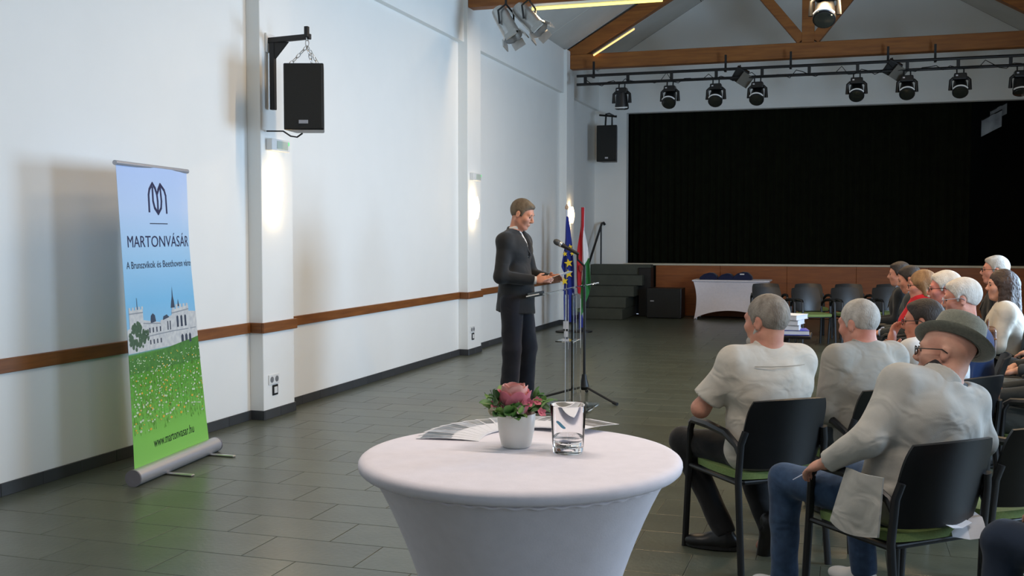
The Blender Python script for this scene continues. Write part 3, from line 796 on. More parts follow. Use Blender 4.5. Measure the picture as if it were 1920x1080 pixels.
MB().sheet(lambda u, v: BP(u, -0.04 + 1.96 * v), 40, 60, 0.0012).build('sheet', banner_print(), bn, True, angle=80)
MB().tube([BP(-0.012, 1.925), BP(1.015, 1.925)], 0.016, 10).build('top_bar', M['alu'], bn, True)
a0, a1 = Vector((-0.0, -0.04, 0)), None
ba = -ux * 0.045; bb_ = ux * 1.04
MB().tube([Vector((ba.x, ba.y, 0.052)) + nx * 0.02, Vector((bb_.x, bb_.y, 0.052)) + nx * 0.02], 0.052, 20).build('base_tube', M['alu'], bn, True)
for p, sgn in ((ba, -1), (bb_, 1)):
    q = Vector((p.x, p.y, 0.052)) + nx * 0.02
    MB().tube([q, q + ux * sgn * 0.012], 0.054, 20).build('end_cap', mat('grey_end_cap', (120, 118, 124), 0.5), bn, True)
for s in (0.30, 0.90):
    q = ux * s
    MB().box((0, 0, 0), (0.30, 0.035, 0.012)).build('foot', M['chrome'], bn, bevel=0.004, seg=1).matrix_local = Matrix.Translation(Vector((q.x, q.y, 0.008)) + nx * 0.10) @ Matrix.Rotation(R(6.7 - 8), 4, 'Z')
MB().tube([BP(0.5, 0.0, -0.02), BP(0.5, 1.9, -0.02)], 0.009, 8).build('support_pole', M['alu'], bn, True)
ink = mat('navy_ink', (22, 26, 74), 0.5); dk = mat('dark_ink', (34, 44, 70), 0.5); gk = mat('green_black_ink', (22, 50, 30), 0.5)
def flat(name, polys, m, off=0.0012, smooth=False):
    """printed shapes: polygons in (s, v) sheet coordinates"""
    bm = bmesh.new()
    for p in polys: bm.faces.new([bm.verts.new((a, b, 0)) for a, b in p])
    big = max(max(a for a, b in p) - min(a for a, b in p) for p in polys) > 0.08
    if big:                                    # let large shapes follow the curl of the sheet
        for k in range(1, 17): bmesh.ops.bisect_plane(bm, geom=list(bm.verts) + list(bm.edges) + list(bm.faces), plane_co=(k / 17, 0, 0), plane_no=(1, 0, 0))
        for k in range(1, 20): bmesh.ops.bisect_plane(bm, geom=list(bm.verts) + list(bm.edges) + list(bm.faces), plane_co=(0, k / 10, 0), plane_no=(0, 1, 0))
    for v in bm.verts: v.co = BP(v.co.x, v.co.y, off)
    me = bpy.data.meshes.new(name); bm.to_mesh(me); bm.free(); me.materials.append(m)
    o = bpy.data.objects.new(name, me); COL.objects.link(o); o.parent = bn
    return o
def text(body, s0, s1, v0, size_v, m, name, off=0.0013, clip=None):
    cu_ = bpy.data.curves.new('txt', 'FONT'); cu_.body = body; cu_.size = 1.0; cu_.resolution_u = 3
    to = bpy.data.objects.new('txt', cu_); COL.objects.link(to)
    dg = bpy.context.evaluated_depsgraph_get()
    me = bpy.data.meshes.new_from_object(to.evaluated_get(dg))
    bpy.data.objects.remove(to)
    bm = bmesh.new(); bm.from_mesh(me)
    xs = [v.co.x for v in bm.verts]; x0, x1 = min(xs), max(xs)
    for v in bm.verts:
        v.co.x = s0 + (v.co.x - x0) / (x1 - x0) * (s1 - s0); v.co.y = v0 + v.co.y * size_v / 0.70
    if clip:
        bmesh.ops.bisect_plane(bm, geom=list(bm.verts) + list(bm.edges) + list(bm.faces), plane_co=(clip, 0, 0), plane_no=(1, 0, 0), clear_outer=True)
    for v in bm.verts: v.co = BP(v.co.x, v.co.y, off)
    bm.to_mesh(me); bm.free(); me.name = name
    me.materials.clear(); me.materials.append(m)
    o = bpy.data.objects.new(name, me); COL.objects.link(o); o.parent = bn
    return o
text('MARTONVÁSÁR', 0.085, 0.975, 1.398, 0.074, ink, 'town_name')
text('A Brunszvikok és Beethoven városa', 0.047, 1.035, 1.262, 0.046, dk, 'slogan', clip=0.992)
text('www.martonvasar.hu', 0.24, 0.80, 0.10, 0.062, gk, 'web_address')
# logo: two interlaced arches
def stroke(pts, w):
    out = []
    for (a, b), (c, d) in zip(pts[:-1], pts[1:]):
        dx, dy = c - a, d - b; l = math.hypot(dx, dy); px_, py_ = -dy / l * w / 2, dx / l * w / 2
        ex, ey = dx / l * w * .3, dy / l * w * .3
        out.append([(a + px_ - ex, b + py_ - ey), (a - px_ - ex, b - py_ - ey), (c - px_ + ex, d - py_ + ey), (c + px_ + ex, d + py_ + ey)])
    return out
def q2(s): return [(a / 0.88, b) for a, b in s]
lg = []
for pts in ([(0.352, 1.63), (0.350, 1.74), (0.36, 1.775), (0.395, 1.815), (0.425, 1.785), (0.445, 1.745), (0.452, 1.70), (0.452, 1.64)],
            [(0.395, 1.79), (0.398, 1.70), (0.415, 1.655), (0.455, 1.618)],
            [(0.558, 1.625), (0.552, 1.74), (0.535, 1.775), (0.487, 1.812), (0.46, 1.775)],
            [(0.487, 1.79), (0.497, 1.70), (0.49, 1.655), (0.455, 1.618)], [(0.446, 1.745), (0.47, 1.785)]):
    lg += stroke(q2(pts), 0.020)
flat('logo_emblem', lg, ink, 0.0014)
flat('divider_line', [[(0.40, 1.548), (0.64, 1.548), (0.64, 1.554), (0.40, 1.554)]], dk, 0.0014)
# castle photo print
cw = mat('castle_wall_print', (214, 216, 214), 0.5, (186, 190, 194), scale=30); cg = mat('castle_grey_print', (150, 158, 166), 0.5); cd = mat('castle_window_print', (56, 66, 84), 0.5); cr_ = mat('castle_roof_print', (60, 72, 92), 0.5)
def q(s): return [(a / 0.90, b) for a, b in s]
flat('castle_wing', [q([(0.0, 0.73), (0.86, 0.73), (0.86, 0.80), (0.0, 0.80)]), q([(0.0, 0.80), (0.42, 0.80), (0.42, 0.90), (0.20, 0.93), (0.0, 0.88)]), q([(0.42, 0.80), (0.58, 0.80), (0.58, 0.94), (0.42, 0.91)])], cw, 0.0011)
flat('castle_tower', [q([(0.03, 0.80), (0.205, 0.80), (0.205, 1.0), (0.03, 1.0)])] + [q([(0.03 + 0.04 * k, 1.0), (0.05 + 0.04 * k, 1.0), (0.05 + 0.04 * k, 1.018), (0.03 + 0.04 * k, 1.018)]) for k in range(5)], cw, 0.0013)
flat('castle_block', [q([(0.56, 0.73), (0.78, 0.73), (0.78, 0.99), (0.56, 0.97)]), q([(0.78, 0.74), (0.90, 0.74), (0.90, 0.94), (0.78, 0.95)])] + [q([(0.57 + 0.045 * k, 0.97), (0.595 + 0.045 * k, 0.97), (0.595 + 0.045 * k, 1.005), (0.57 + 0.045 * k, 1.005)]) for k in range(5)], cw, 0.0013)
flat('castle_roof', [q([(0.555, 0.985), (0.605, 0.985), (0.598, 1.03), (0.588, 1.06), (0.582, 1.13), (0.576, 1.06), (0.566, 1.03)]), q([(0.64, 0.99), (0.66, 0.99), (0.65, 1.04)]), q([(0.295, 0.90), (0.365, 0.91), (0.355, 0.95), (0.33, 0.965), (0.305, 0.95)]), q([(0.45, 0.91), (0.53, 0.925), (0.50, 0.945), (0.46, 0.935)]), q([(0.133, 1.0), (0.141, 1.0), (0.139, 1.075), (0.135, 1.075)])], cr_, 0.0014)['kind'] = 'stuff'
cor = [q([(0.03, 0.975), (0.205, 0.975), (0.205, 0.983), (0.03, 0.983)]), q([(0.56, 0.945), (0.78, 0.96), (0.78, 0.968), (0.56, 0.953)]), q([(0.2, 0.815), (0.56, 0.825), (0.56, 0.832), (0.2, 0.822)]), q([(0.56, 0.825), (0.88, 0.825), (0.88, 0.832), (0.56, 0.832)]), q([(0.2, 0.905), (0.42, 0.888), (0.42, 0.895), (0.2, 0.912)])]
flat('castle_cornice', cor, cg, 0.0015)
wn = []
for k in range(4): wn += [q([(0.27 + 0.045 * k, 0.84), (0.285 + 0.045 * k, 0.84), (0.285 + 0.045 * k, 0.873), (0.27 + 0.045 * k, 0.873)]), q([(0.27 + 0.045 * k, 0.765), (0.285 + 0.045 * k, 0.765), (0.285 + 0.045 * k, 0.795), (0.27 + 0.045 * k, 0.795)])]
for k in range(3): wn += [q([(0.615 + 0.05 * k, 0.85), (0.64 + 0.05 * k, 0.85), (0.64 + 0.05 * k, 0.92), (0.6275 + 0.05 * k, 0.93), (0.615 + 0.05 * k, 0.92)])]
for k in range(3): wn += [q([(0.66 + 0.05 * k, 0.735), (0.69 + 0.05 * k, 0.735), (0.69 + 0.05 * k, 0.785), (0.675 + 0.05 * k, 0.80), (0.66 + 0.05 * k, 0.785)])]
wn += [q([(0.50 + 0.03 * k, 0.84), (0.512 + 0.03 * k, 0.84), (0.512 + 0.03 * k, 0.90), (0.50 + 0.03 * k, 0.90)]) for k in range(2)]
flat('castle_windows', wn, cd, 0.0016)['kind'] = 'stuff'
rr = random.Random(3)
tr_ = []
for k in range(60):
    a = rr.random() * 2 * math.pi; d = math.sqrt(rr.random()); cx, cy = 0.115 + 0.10 * d * math.cos(a), 0.83 + 0.085 * d * math.sin(a); r_ = 0.010 + 0.012 * rr.random()
    tr_.append(q([(max(0.004, cx + r_ * math.cos(t)), cy + r_ * math.sin(t)) for t in [R(60 * j) for j in range(6)]]))
for k in range(30):
    cx, cy = 0.20 + 0.06 * rr.random(), 0.80 + 0.06 * rr.random(); r_ = 0.010
    tr_.append(q([(cx + r_ * math.cos(t), cy + r_ * math.sin(t)) for t in [R(60 * j) for j in range(6)]]))
flat('tree_print', tr_, mat('tree_print', (58, 86, 62), 0.5, (84, 110, 84), scale=60), 0.0017)
# sloping lawn and its flowers
flat('lawn_print', [[(0.0, 0.60), (1.0, 0.60), (1.0, 0.765), (0.75, 0.745), (0.4, 0.71), (0.0, 0.695)]], mat('lawn_print', (86, 144, 60), 0.5, (60, 112, 44), scale=70, stretch=(1, 1, 0.5)), 0.0018)
fw, fy, bl_ = [], [], []
for k in range(380):
    v = 0.22 + 0.48 * rr.random() ** 0.8; s = rr.random() * 0.98 + 0.01; r_ = (0.004 + 0.010 * (0.75 - v)) * (0.6 + rr.random())
    poly = [(s + 1.3 * r_ * math.cos(t), v + 0.7 * r_ * math.sin(t)) for t in [R(72 * j) for j in range(5)]]
    poly = [(min(max(a, 0.002), 0.998), b) for a, b in poly]
    (fy if rr.random() < 0.24 else fw).append(poly)
for k in range(420):
    v = 0.20 + 0.50 * rr.random(); s = rr.random() * 0.97 + 0.01; w = 0.002 + 0.003 * rr.random(); h = 0.02 + 0.05 * rr.random()
    bl_.append([(s, v), (s + w, v), (s + w * 0.7 + 0.006 * (rr.random() - .5), v + h)])
flat('grass_blades', bl_, mat('grass_blade_print', (52, 104, 36), 0.5, (120, 186, 60), scale=30), 0.0020)['kind'] = 'stuff'
flat('white_flowers', fw, mat('white_flower_print', (206, 226, 190), 0.5), 0.0022)['kind'] = 'stuff'
flat('yellow_flowers', fy, mat('yellow_flower_print', (232, 190, 70), 0.5), 0.0022)['kind'] = 'stuff'

# ================================================================== BAR TABLE IN FRONT
TX, TY, TZ = -0.668, 2.165, 1.087
bt = thing('bar_table', 'round standing table under a white stretch cover in the foreground', 'table', (TX, TY, 0))
prof = [(0.001, TZ), (0.20, TZ), (0.32, TZ), (0.333, TZ - 0.0004), (0.341, TZ - 0.002), (0.3465, TZ - 0.006), (0.3495, TZ - 0.011), (0.350, TZ - 0.017), (0.3485, TZ - 0.024), (0.343, TZ - 0.029), (0.335, TZ - 0.031), (0.326, TZ - 0.031)]
MB().lathe(prof, 96, cap=False).build('table_top', M['table_cloth'], bt, True, angle=80)
sk_ = []
for k in range(31):
    v = k / 30; z = (TZ - 0.029) * (1 - v)
    r_ = 0.325 - 0.155 * (math.sin(math.pi * 0.5 * min(1, v / 0.52)) ** 0.85) if v < 0.52 else 0.17 + 0.14 * ((v - 0.52) / 0.48) ** 1.6
    sk_.append((r_, z))
MB().lathe(sk_, 96, cap=False).build('stretch_skirt', M['table_cloth'], bt, True, angle=80)
ring = []
for k in range(361):
    a = R(k); wob = 0.0010 * math.sin(k * R(1) * 46)
    ring.append(((0.3235 + wob) * math.cos(a), (0.3235 + wob) * math.sin(a), TZ - 0.0365 + 0.0016 * math.cos(k * R(1) * 46)))
MB().tube(ring, 0.0034, 6, cap=False).build('gathered_seam', M['table_cloth'], bt, True)
MB().tube([(0, 0, 0.02), (0, 0, TZ - 0.02)], 0.03, 12).build('post', M['alu'], bt, True)
# leaflets
prn = [mat('leaflet_photo_dark', (40, 46, 40), 0.3, (150, 156, 166), scale=40), mat('leaflet_photo_grey', (96, 102, 112), 0.3, (60, 66, 62), scale=35), mat('leaflet_photo_light', (190, 196, 204), 0.3, (120, 124, 134), scale=30)]
lc = Vector((-0.70, 2.325, TZ))
NL = 16
for k in range(NL):
    a = 187 - k * 8.6
    ORD = ['second', 'third', 'fourth', 'fifth', 'sixth', 'seventh', 'eighth']
    if k == 0: lbl = 'printed leaflet at the left end of the fan on the white table'
    elif k == NL - 1: lbl = 'printed leaflet at the right end of the fan behind the glass'
    elif k < 8: lbl = ORD[k - 1] + ' printed leaflet from the left end of the fan'
    else: lbl = ORD[NL - 2 - k] + ' printed leaflet from the right end of the fan'
    t = thing('leaflet', lbl, 'leaflet', (lc.x, lc.y, TZ + 0.0008 + 0.0007 * k), R(a), 'leaflets fanned out behind the flower pot')
    MB().sheet(lambda u, v: (0.105 + 0.15 * u, -0.05 + 0.10 * v, 0.004 * math.sin(u * 3)), 4, 2, 0.0005).build('sheet', M['paper'], t)
    MB().sheet(lambda u, v: (0.172 + 0.078 * u, -0.046 + 0.092 * v, 0.0003 + 0.004 * math.sin((0.45 + 0.55 * u) * 3)), 4, 2, 0.0002).build('printed_photo', prn[k % 3], t)
# flower pot
PX, PY = -0.698, 2.232
fp = thing('flower_pot', 'small white ceramic pot with a pink rose and green leaves', 'flower pot', (PX, PY, TZ + 0.0005))
MB().lathe([(0.001, 0.0), (0.030, 0.0), (0.0335, 0.004), (0.040, 0.035), (0.0435, 0.074), (0.0425, 0.076), (0.0405, 0.074), (0.037, 0.035), (0.03, 0.02), (0.001, 0.018)], 40, cap=False).build('pot', mat('cream_white_ceramic', (232, 228, 220), 0.35), fp, True, angle=60)
MB().lathe([(0.001, 0.068), (0.041, 0.066)], 24, cap=False).build('soil', mat('dark_moss', (46, 54, 30), 0.9, scale=90, bump=0.5, bscale=120), fp)
rg = [mat('rose_petal_pale', (246, 196, 180), 0.6, (240, 172, 164), scale=30), mat('rose_petal_pink', (230, 136, 148), 0.6, (216, 108, 130), scale=30), mat('rose_petal_deep', (200, 66, 104), 0.6, (226, 120, 140), scale=30)]
rose = MB().lathe([(0.001, 0), (0.008, 0.004), (0.012, 0.02), (0.009, 0.034), (0.002, 0.036)], 14, (-0.002, -0.006, 0.092)).build('rose_heart', rg[0], fp, True)
pe = 0
for ring_, (cnt, rad, tl, sz) in enumerate(((3, 0.008, -2, 0.050), (4, 0.017, 0, 0.056), (5, 0.025, 4, 0.056), (6, 0.032, 12, 0.050))):
    for k in range(cnt):
        a = 360 / cnt * k + ring_ * 31
        def pf(u, v, sz=sz, tl=tl):
            w = (u - 0.5) * 2; wd = sz * 0.62 * math.sin(math.pi * (0.18 + 0.70 * v)) ** 0.7
            th_ = w * 0.95
            return (wd * 1.1 * math.sin(th_), rad * 0.4 + wd * 0.9 * (math.cos(th_) - 0.62) + 0.010 * (v ** 2.5) + math.sin(R(tl)) * sz * v, sz * 1.15 * v * math.cos(R(tl)) - 0.006 * (w * w) * v)
        o = MB().sheet(pf, 6, 6, 0.0006).build('rose_petal', rg[0] if ring_ < 3 else rg[1], fp, True, angle=80)
        o.location = (-0.002, -0.006, 0.082 - 0.003 * ring_); o.rotation_euler = (0, 0, R(a))
fr_ = random.Random(11)
def leaf_mesh(name, ln, wd, m):
    def lf(u, v):
        w = (u - 0.5) * 2
        return (w * wd * math.sin(math.pi * min(0.97, 0.06 + v * 0.9)) ** 0.75, ln * v, 0.25 * ln * math.sin(v * 2.2) + abs(w) * wd * 0.25)
    o = MB().sheet(lf, 4, 6, 0.0004).build(name, m, fp, True, angle=80)
    return o
lm = [mat('leaf_green', (92, 138, 66), 0.5, (64, 108, 50), scale=50), mat('leaf_light_green', (140, 178, 92), 0.5, (108, 150, 72), scale=50), mat('leaf_dark_green', (56, 92, 48), 0.5, (76, 110, 58), scale=50)]
protos = [leaf_mesh('leaf', 0.030, 0.0100, m_) for m_ in lm]
for p in protos: p.location = (0, 0.01, 0.08); p.rotation_euler = (0.6, 0, fr_.random() * 6)
for k in range(96):
    o = protos[fr_.choice((0, 0, 1, 1, 2))].copy(); COL.objects.link(o); o.parent = fp
    a = fr_.random() * 2 * math.pi
    side = abs(math.cos(a - 0.3))
    rad = 0.030 + (0.016 + 0.026 * side) * fr_.random()
    o.location = (rad * math.cos(a), rad * math.sin(a), 0.070 + (0.040 * fr_.random() if abs(math.cos(a)) > 0.62 else 0.012 * fr_.random()))
    o.rotation_euler = (R(fr_.uniform(-25, 70)), R(fr_.uniform(-40, 40)), a - math.pi / 2 + fr_.uniform(-0.9, 0.9))
    s_ = fr_.uniform(0.6, 1.0); o.scale = (s_ * 1.1, s_, s_)
for k, (x, y, z, m_) in enumerate(((-0.040, -0.03, 0.098, rg[1]), (0.040, -0.034, 0.104, rg[2]), (0.022, -0.04, 0.088, mat('pale_pink_floret', (226, 190, 206), 0.6)), (0.05, -0.005, 0.104, rg[1]), (-0.05, -0.024, 0.078, mat('cream_floret', (240, 228, 206), 0.6)), (0.066, -0.03, 0.084, rg[1]))):
    fb = MB().lathe([(0.001, 0), (0.003, 0.001), (0.003, 0.003), (0.001, 0.004)], 8).build('small_blossom', m_, fp); fb.location = (x, y, z); fb.rotation_euler = (R(60), 0, R(10 * k))
    for j in range(5):
        def bf(u, v): return ((u - .5) * 2 * 0.0055 * math.sin(math.pi * (0.12 + 0.8 * v)), 0.012 * v, 0.003 * v)
        o = MB().sheet(bf, 3, 4, 0.0004).build('blossom_petal', m_, fb, True); o.rotation_euler = (R(15), 0, R(72 * j))
for x, y, l, ax in ((-0.055, 0.0, 0.05, -0.35), (0.03, 0.01, 0.045, 0.1), (-0.062, -0.01, 0.045, -0.5)):
    MB().tube([(x * 0.5, y, 0.075), (x, y, 0.075 + l * 0.7), (x + ax * 0.02, y, 0.075 + l)], 0.0007, 5).build('stem', lm[2], fp)
# water glass
GX, GY = -0.571, 2.205
wg = thing('water_glass', 'clear drinking glass with a little water beside the flower pot', 'glass', (GX, GY, TZ + 0.0005))
MB().lathe([(0.0005, 0.0), (0.031, 0.0), (0.0335, 0.003), (0.0395, 0.104), (0.0389, 0.1055), (0.0380, 0.104), (0.0325, 0.016), (0.030, 0.013), (0.0005, 0.012)], 56, cap=False).build('tumbler', M['glass'], wg, True, angle=70)
MB().lathe([(0.0005, 0.0122), (0.0298, 0.0132), (0.0323, 0.0162), (0.0335, 0.034), (0.0005, 0.034)], 56, cap=False).build('water', M['water'], wg, True, angle=70)
def mk(u, v):
    a = R(-118 + 34 * u); r_ = 0.0378
    z = 0.066 + 0.006 * math.cos(u * 3.0) + (v - .5) * 0.009 * math.sin(math.pi * (0.1 + 0.8 * u))
    return (r_ * math.cos(a), r_ * math.sin(a), z)
MB().sheet(mk, 14, 3, 0.0003).build('blue_print', mat('light_blue_print', (110, 176, 206), 0.4), wg, True)

# ================================================================== CHAIRS
def make_chair():
    t = thing('conference_chair', 'x', 'chair', (0, 0, 0))
    def seat(u, v):
        x = (u - 0.5) * 2; y = (v - 0.5) * 2
        k = (1 - 0.10 * (x * x) * (y * y))
        return (x * 0.222 * k, 0.015 + y * 0.222 * k, 0.455 - 0.012 * (1 - x * x) * (1 - y * y) - 0.02 * max(0, y - 0.6) ** 1.2 + 0.004)
    MB().sheet(seat, 14, 14, 0.032).build('seat', M['seat'], t, True, angle=50)
    MB().box((0, 0.0, 0.412), (0.40, 0.40, 0.022)).build('seat_pan', M['black_plastic'], t, bevel=0.008)
    def back(u, v):
        x = (u - 0.5) * 2
        w = 0.218 * (1 - 0.10 * abs(2 * v - 1) ** 4)
        return (x * w, -0.232 - 0.085 * v ** 1.4 + 0.045 * x * x, 0.475 + 0.335 * v - 0.012 * x * x * (v - .3))
    MB().sheet(back, 18, 14, 0.014).build('backrest', M['black_plastic'], t, True, angle=50)
    for s in (-1, 1):
        MB().tube([(s * 0.245, 0.255, 0.0), (s * 0.236, 0.235, 0.43), (s * 0.236, 0.225, 0.60), (s * 0.236, 0.205, 0.64)], 0.014, 8, sy=1.3).build('leg', M['black'], t, True)
        MB().tube([(s * 0.240, -0.250, 0.0), (s * 0.232, -0.205, 0.43), (s * 0.230, -0.222, 0.60), (s * 0.215, -0.235, 0.66)], 0.014, 8, sy=1.3).build('leg', M['black'], t, True)
        MB().tube([(s * 0.236, 0.225, 0.628), (s * 0.238, 0.19, 0.648), (s * 0.240, 0.05, 0.650), (s * 0.238, -0.10, 0.635), (s * 0.232, -0.19, 0.59), (s * 0.230, -0.215, 0.55)], [0.014, 0.018, 0.020, 0.019, 0.016, 0.014], 8, sy=1.1).build('armrest', M['black_plastic'], t, True)
        MB().tube([(s * 0.232, -0.21, 0.415), (s * 0.234, 0.235, 0.415)], 0.012, 8).build('side_rail', M['black'], t, True)
    return t
CH0 = make_chair(); CH_USED = [False]
def chair(x, y, face, label, group):
    """face: degrees, 0 = facing +y, positive turns left"""
    if not CH_USED[0]:
        CH_USED[0] = True; o = CH0; o.location = (x, y, 0); o.rotation_euler = (0, 0, R(face)); tag(o, label, 'chair', group)
        return o
    return dup(CH0, (x, y, 0), R(face), label, group)

# ================================================================== PEOPLE: smooth distance-field bodies
V3 = lambda *a: np.array(a, dtype=np.float64)
def cap(a, b, ra, rb=None, k=0.02, clip=None, sub=False):
    return dict(t='c', a=np.array(a, float), b=np.array(b, float), ra=ra, rb=ra if rb is None else rb, k=k, clip=clip, sub=sub)
def ell(c, r, Mx=None, k=0.03, clip=None, sub=False):
    return dict(t='e', c=np.array(c, float), r=np.array(r, float), M=np.eye(3) if Mx is None else np.array(Mx, float), k=k, clip=clip, sub=sub)
def bounds(p):
    if p['t'] == 'c':
        m = max(p['ra'], p['rb']); return np.minimum(p['a'], p['b']) - m, np.maximum(p['a'], p['b']) + m
    e = np.sqrt(((p['M'] * p['r'][None, :]) ** 2).sum(1)); return p['c'] - e, p['c'] + e
def field(prims, h, warp=None):
    los = []; his = []
    for p in prims:
        if p['sub']: continue
        a, b = bounds(p); los.append(a); his.append(b)
    lo = np.min(los, 0) - 3.1 * h; hi = np.max(his, 0) + 3.1 * h
    ax = [np.arange(lo[i], hi[i] + h, h) for i in range(3)]
    D = np.full([len(a) for a in ax], 0.12, np.float32)
    for p in prims:
        a, b = bounds(p); m = p['k'] + 2.5 * h + 0.012
        sl = []
        for i in range(3):
            s0 = max(0, int((a[i] - m - lo[i]) / h)); s1 = min(len(ax[i]), int((b[i] + m - lo[i]) / h) + 2)
            sl.append(slice(s0, s1))
        if any(s.stop <= s.start for s in sl): continue
        X, Y, Z = np.meshgrid(ax[0][sl[0]], ax[1][sl[1]], ax[2][sl[2]], indexing='ij')
        if p['t'] == 'c':
            ba = p['b'] - p['a']; L2 = max(ba @ ba, 1e-12)
            px, py, pz = X - p['a'][0], Y - p['a'][1], Z - p['a'][2]
            t = np.clip((px * ba[0] + py * ba[1] + pz * ba[2]) / L2, 0, 1)
            d = np.sqrt((px - t * ba[0]) ** 2 + (py - t * ba[1]) ** 2 + (pz - t * ba[2]) ** 2) - (p['ra'] + (p['rb'] - p['ra']) * t)
        else:
            px, py, pz = X - p['c'][0], Y - p['c'][1], Z - p['c'][2]
            m_ = p['M']
            q0 = (px * m_[0, 0] + py * m_[1, 0] + pz * m_[2, 0]) / p['r'][0]
            q1 = (px * m_[0, 1] + py * m_[1, 1] + pz * m_[2, 1]) / p['r'][1]
            q2_ = (px * m_[0, 2] + py * m_[1, 2] + pz * m_[2, 2]) / p['r'][2]
            k0 = np.sqrt(q0 ** 2 + q1 ** 2 + q2_ ** 2) + 1e-9
            k1 = np.sqrt((q0 / p['r'][0]) ** 2 + (q1 / p['r'][1]) ** 2 + (q2_ / p['r'][2]) ** 2) + 1e-9
            d = k0 * (k0 - 1) / k1
        if p['clip']:
            for (pt, nn) in p['clip']:
                d = np.maximum(d, (X - pt[0]) * nn[0] + (Y - pt[1]) * nn[1] + (Z - pt[2]) * nn[2])
        cur = D[sl[0], sl[1], sl[2]]
        k = p['k']
        if p['sub']:
            d = -d; hh = np.clip(0.5 - 0.5 * (cur - d) / k, 0, 1) if k > 0 else None
            D[sl[0], sl[1], sl[2]] = cur * (1 - hh) + d * hh + k * hh * (1 - hh)
        else:
            hh = np.clip(0.5 + 0.5 * (d - cur) / k, 0, 1)
            D[sl[0], sl[1], sl[2]] = d * (1 - hh) + cur * hh - k * hh * (1 - hh)
    if warp is not None:
        X, Y, Z = np.meshgrid(ax[0], ax[1], ax[2], indexing='ij')
        D = D + warp(X, Y, Z).astype(np.float32)
    return D, lo
def surface(D, lo, h):
    S = D < 0
    cnt = np.zeros(tuple(n_ - 1 for n_ in D.shape), np.int8)
    offs = [(i, j, k) for i in (0, 1) for j in (0, 1) for k in (0, 1)]
    nx_, ny_, nz_ = cnt.shape
    for i, j, k in offs: cnt += S[i:i + nx_, j:j + ny_, k:k + nz_]
    act = (cnt > 0) & (cnt < 8)
    idx = np.argwhere(act)
    vid = np.full(cnt.shape, -1, np.int64); vid[act] = np.arange(len(idx))
    vals = np.stack([D[idx[:, 0] + i, idx[:, 1] + j, idx[:, 2] + k] for i, j, k in offs], 1).astype(np.float64)
    acc = np.zeros((len(idx), 3)); num = np.zeros(len(idx))
    O = np.array(offs, float)
    for a in range(8):
        for b in range(a + 1, 8):
            if np.abs(O[a] - O[b]).sum() != 1: continue
            va, vb = vals[:, a], vals[:, b]
            m = (va < 0) != (vb < 0)
            t = np.where(m, va / np.where(m, va - vb, 1), 0)
            acc += np.where(m[:, None], O[a] + (O[b] - O[a]) * t[:, None], 0); num += m
    V = (idx + acc / num[:, None]) * h + lo
    F = []
    i, j, k = np.nonzero(S[:-1, 1:-1, 1:-1] != S[1:, 1:-1, 1:-1]); j += 1; k += 1
    q = np.stack([vid[i, j - 1, k - 1], vid[i, j, k - 1], vid[i, j, k], vid[i, j - 1, k]], 1); f = S[i, j, k]; q[~f] = q[~f][:, ::-1]; F.append(q)
    i, j, k = np.nonzero(S[1:-1, :-1, 1:-1] != S[1:-1, 1:, 1:-1]); i += 1; k += 1
    q = np.stack([vid[i - 1, j, k - 1], vid[i - 1, j, k], vid[i, j, k], vid[i, j, k - 1]], 1); f = S[i, j, k]; q[~f] = q[~f][:, ::-1]; F.append(q)
    i, j, k = np.nonzero(S[1:-1, 1:-1, :-1] != S[1:-1, 1:-1, 1:]); i += 1; j += 1
    q = np.stack([vid[i - 1, j - 1, k], vid[i, j - 1, k], vid[i, j, k], vid[i - 1, j, k]], 1); f = S[i, j, k]; q[~f] = q[~f][:, ::-1]; F.append(q)
    return V, np.concatenate(F)
def blob(name, prims, m, parent, h, warp=None):
    V, F = surface(*field(prims, h, warp), h)
    me = bpy.data.meshes.new(name)
    me.vertices.add(len(V)); me.vertices.foreach_set('co', V.astype(np.float32).ravel())
    me.loops.add(F.size); me.loops.foreach_set('vertex_index', F.astype(np.int32).ravel())
    me.polygons.add(len(F)); me.polygons.foreach_set('loop_start', np.arange(0, F.size, 4, dtype=np.int32))
    me.polygons.foreach_set('loop_total', np.full(len(F), 4, np.int32))
    me.update(calc_edges=True); me.validate()
    me.polygons.foreach_set('use_smooth', np.ones(len(me.polygons), bool))
    me.materials.append(m)
    o = bpy.data.objects.new(name, me); COL.objects.link(o); o.parent = parent
    return o
def nrm(v): v = np.array(v, float); return v / max(np.linalg.norm(v), 1e-9)
def rotm(yaw=0, pitch=0, roll=0):
    """head frame: yaw left, pitch nose up, roll to the right shoulder (degrees)"""
    return np.array(Matrix.Rotation(R(yaw), 3, 'Z') @ Matrix.Rotation(R(pitch), 3, 'X') @ Matrix.Rotation(R(roll), 3, 'Y'))

SKIN = {}
def skin(col, col2):
    if col not in SKIN:
        SKIN[col] = mat('skin', col, 0.55, col2, scale=14, bump=0.06, bscale=120, spec=0.35)
    return SKIN[col]
FOLDS = lambda amp: (lambda X, Y, Z: amp * (np.sin(21 * Z + 9 * X + 3.5 * np.sin(8 * X + 5 * Y)) * np.sin(13 * Y - 11 * X + 2.5 * np.sin(6 * Z)) + 0.6 * np.sin(37 * Z - 25 * X + 3 * np.sin(9 * Y + 4 * Z))))

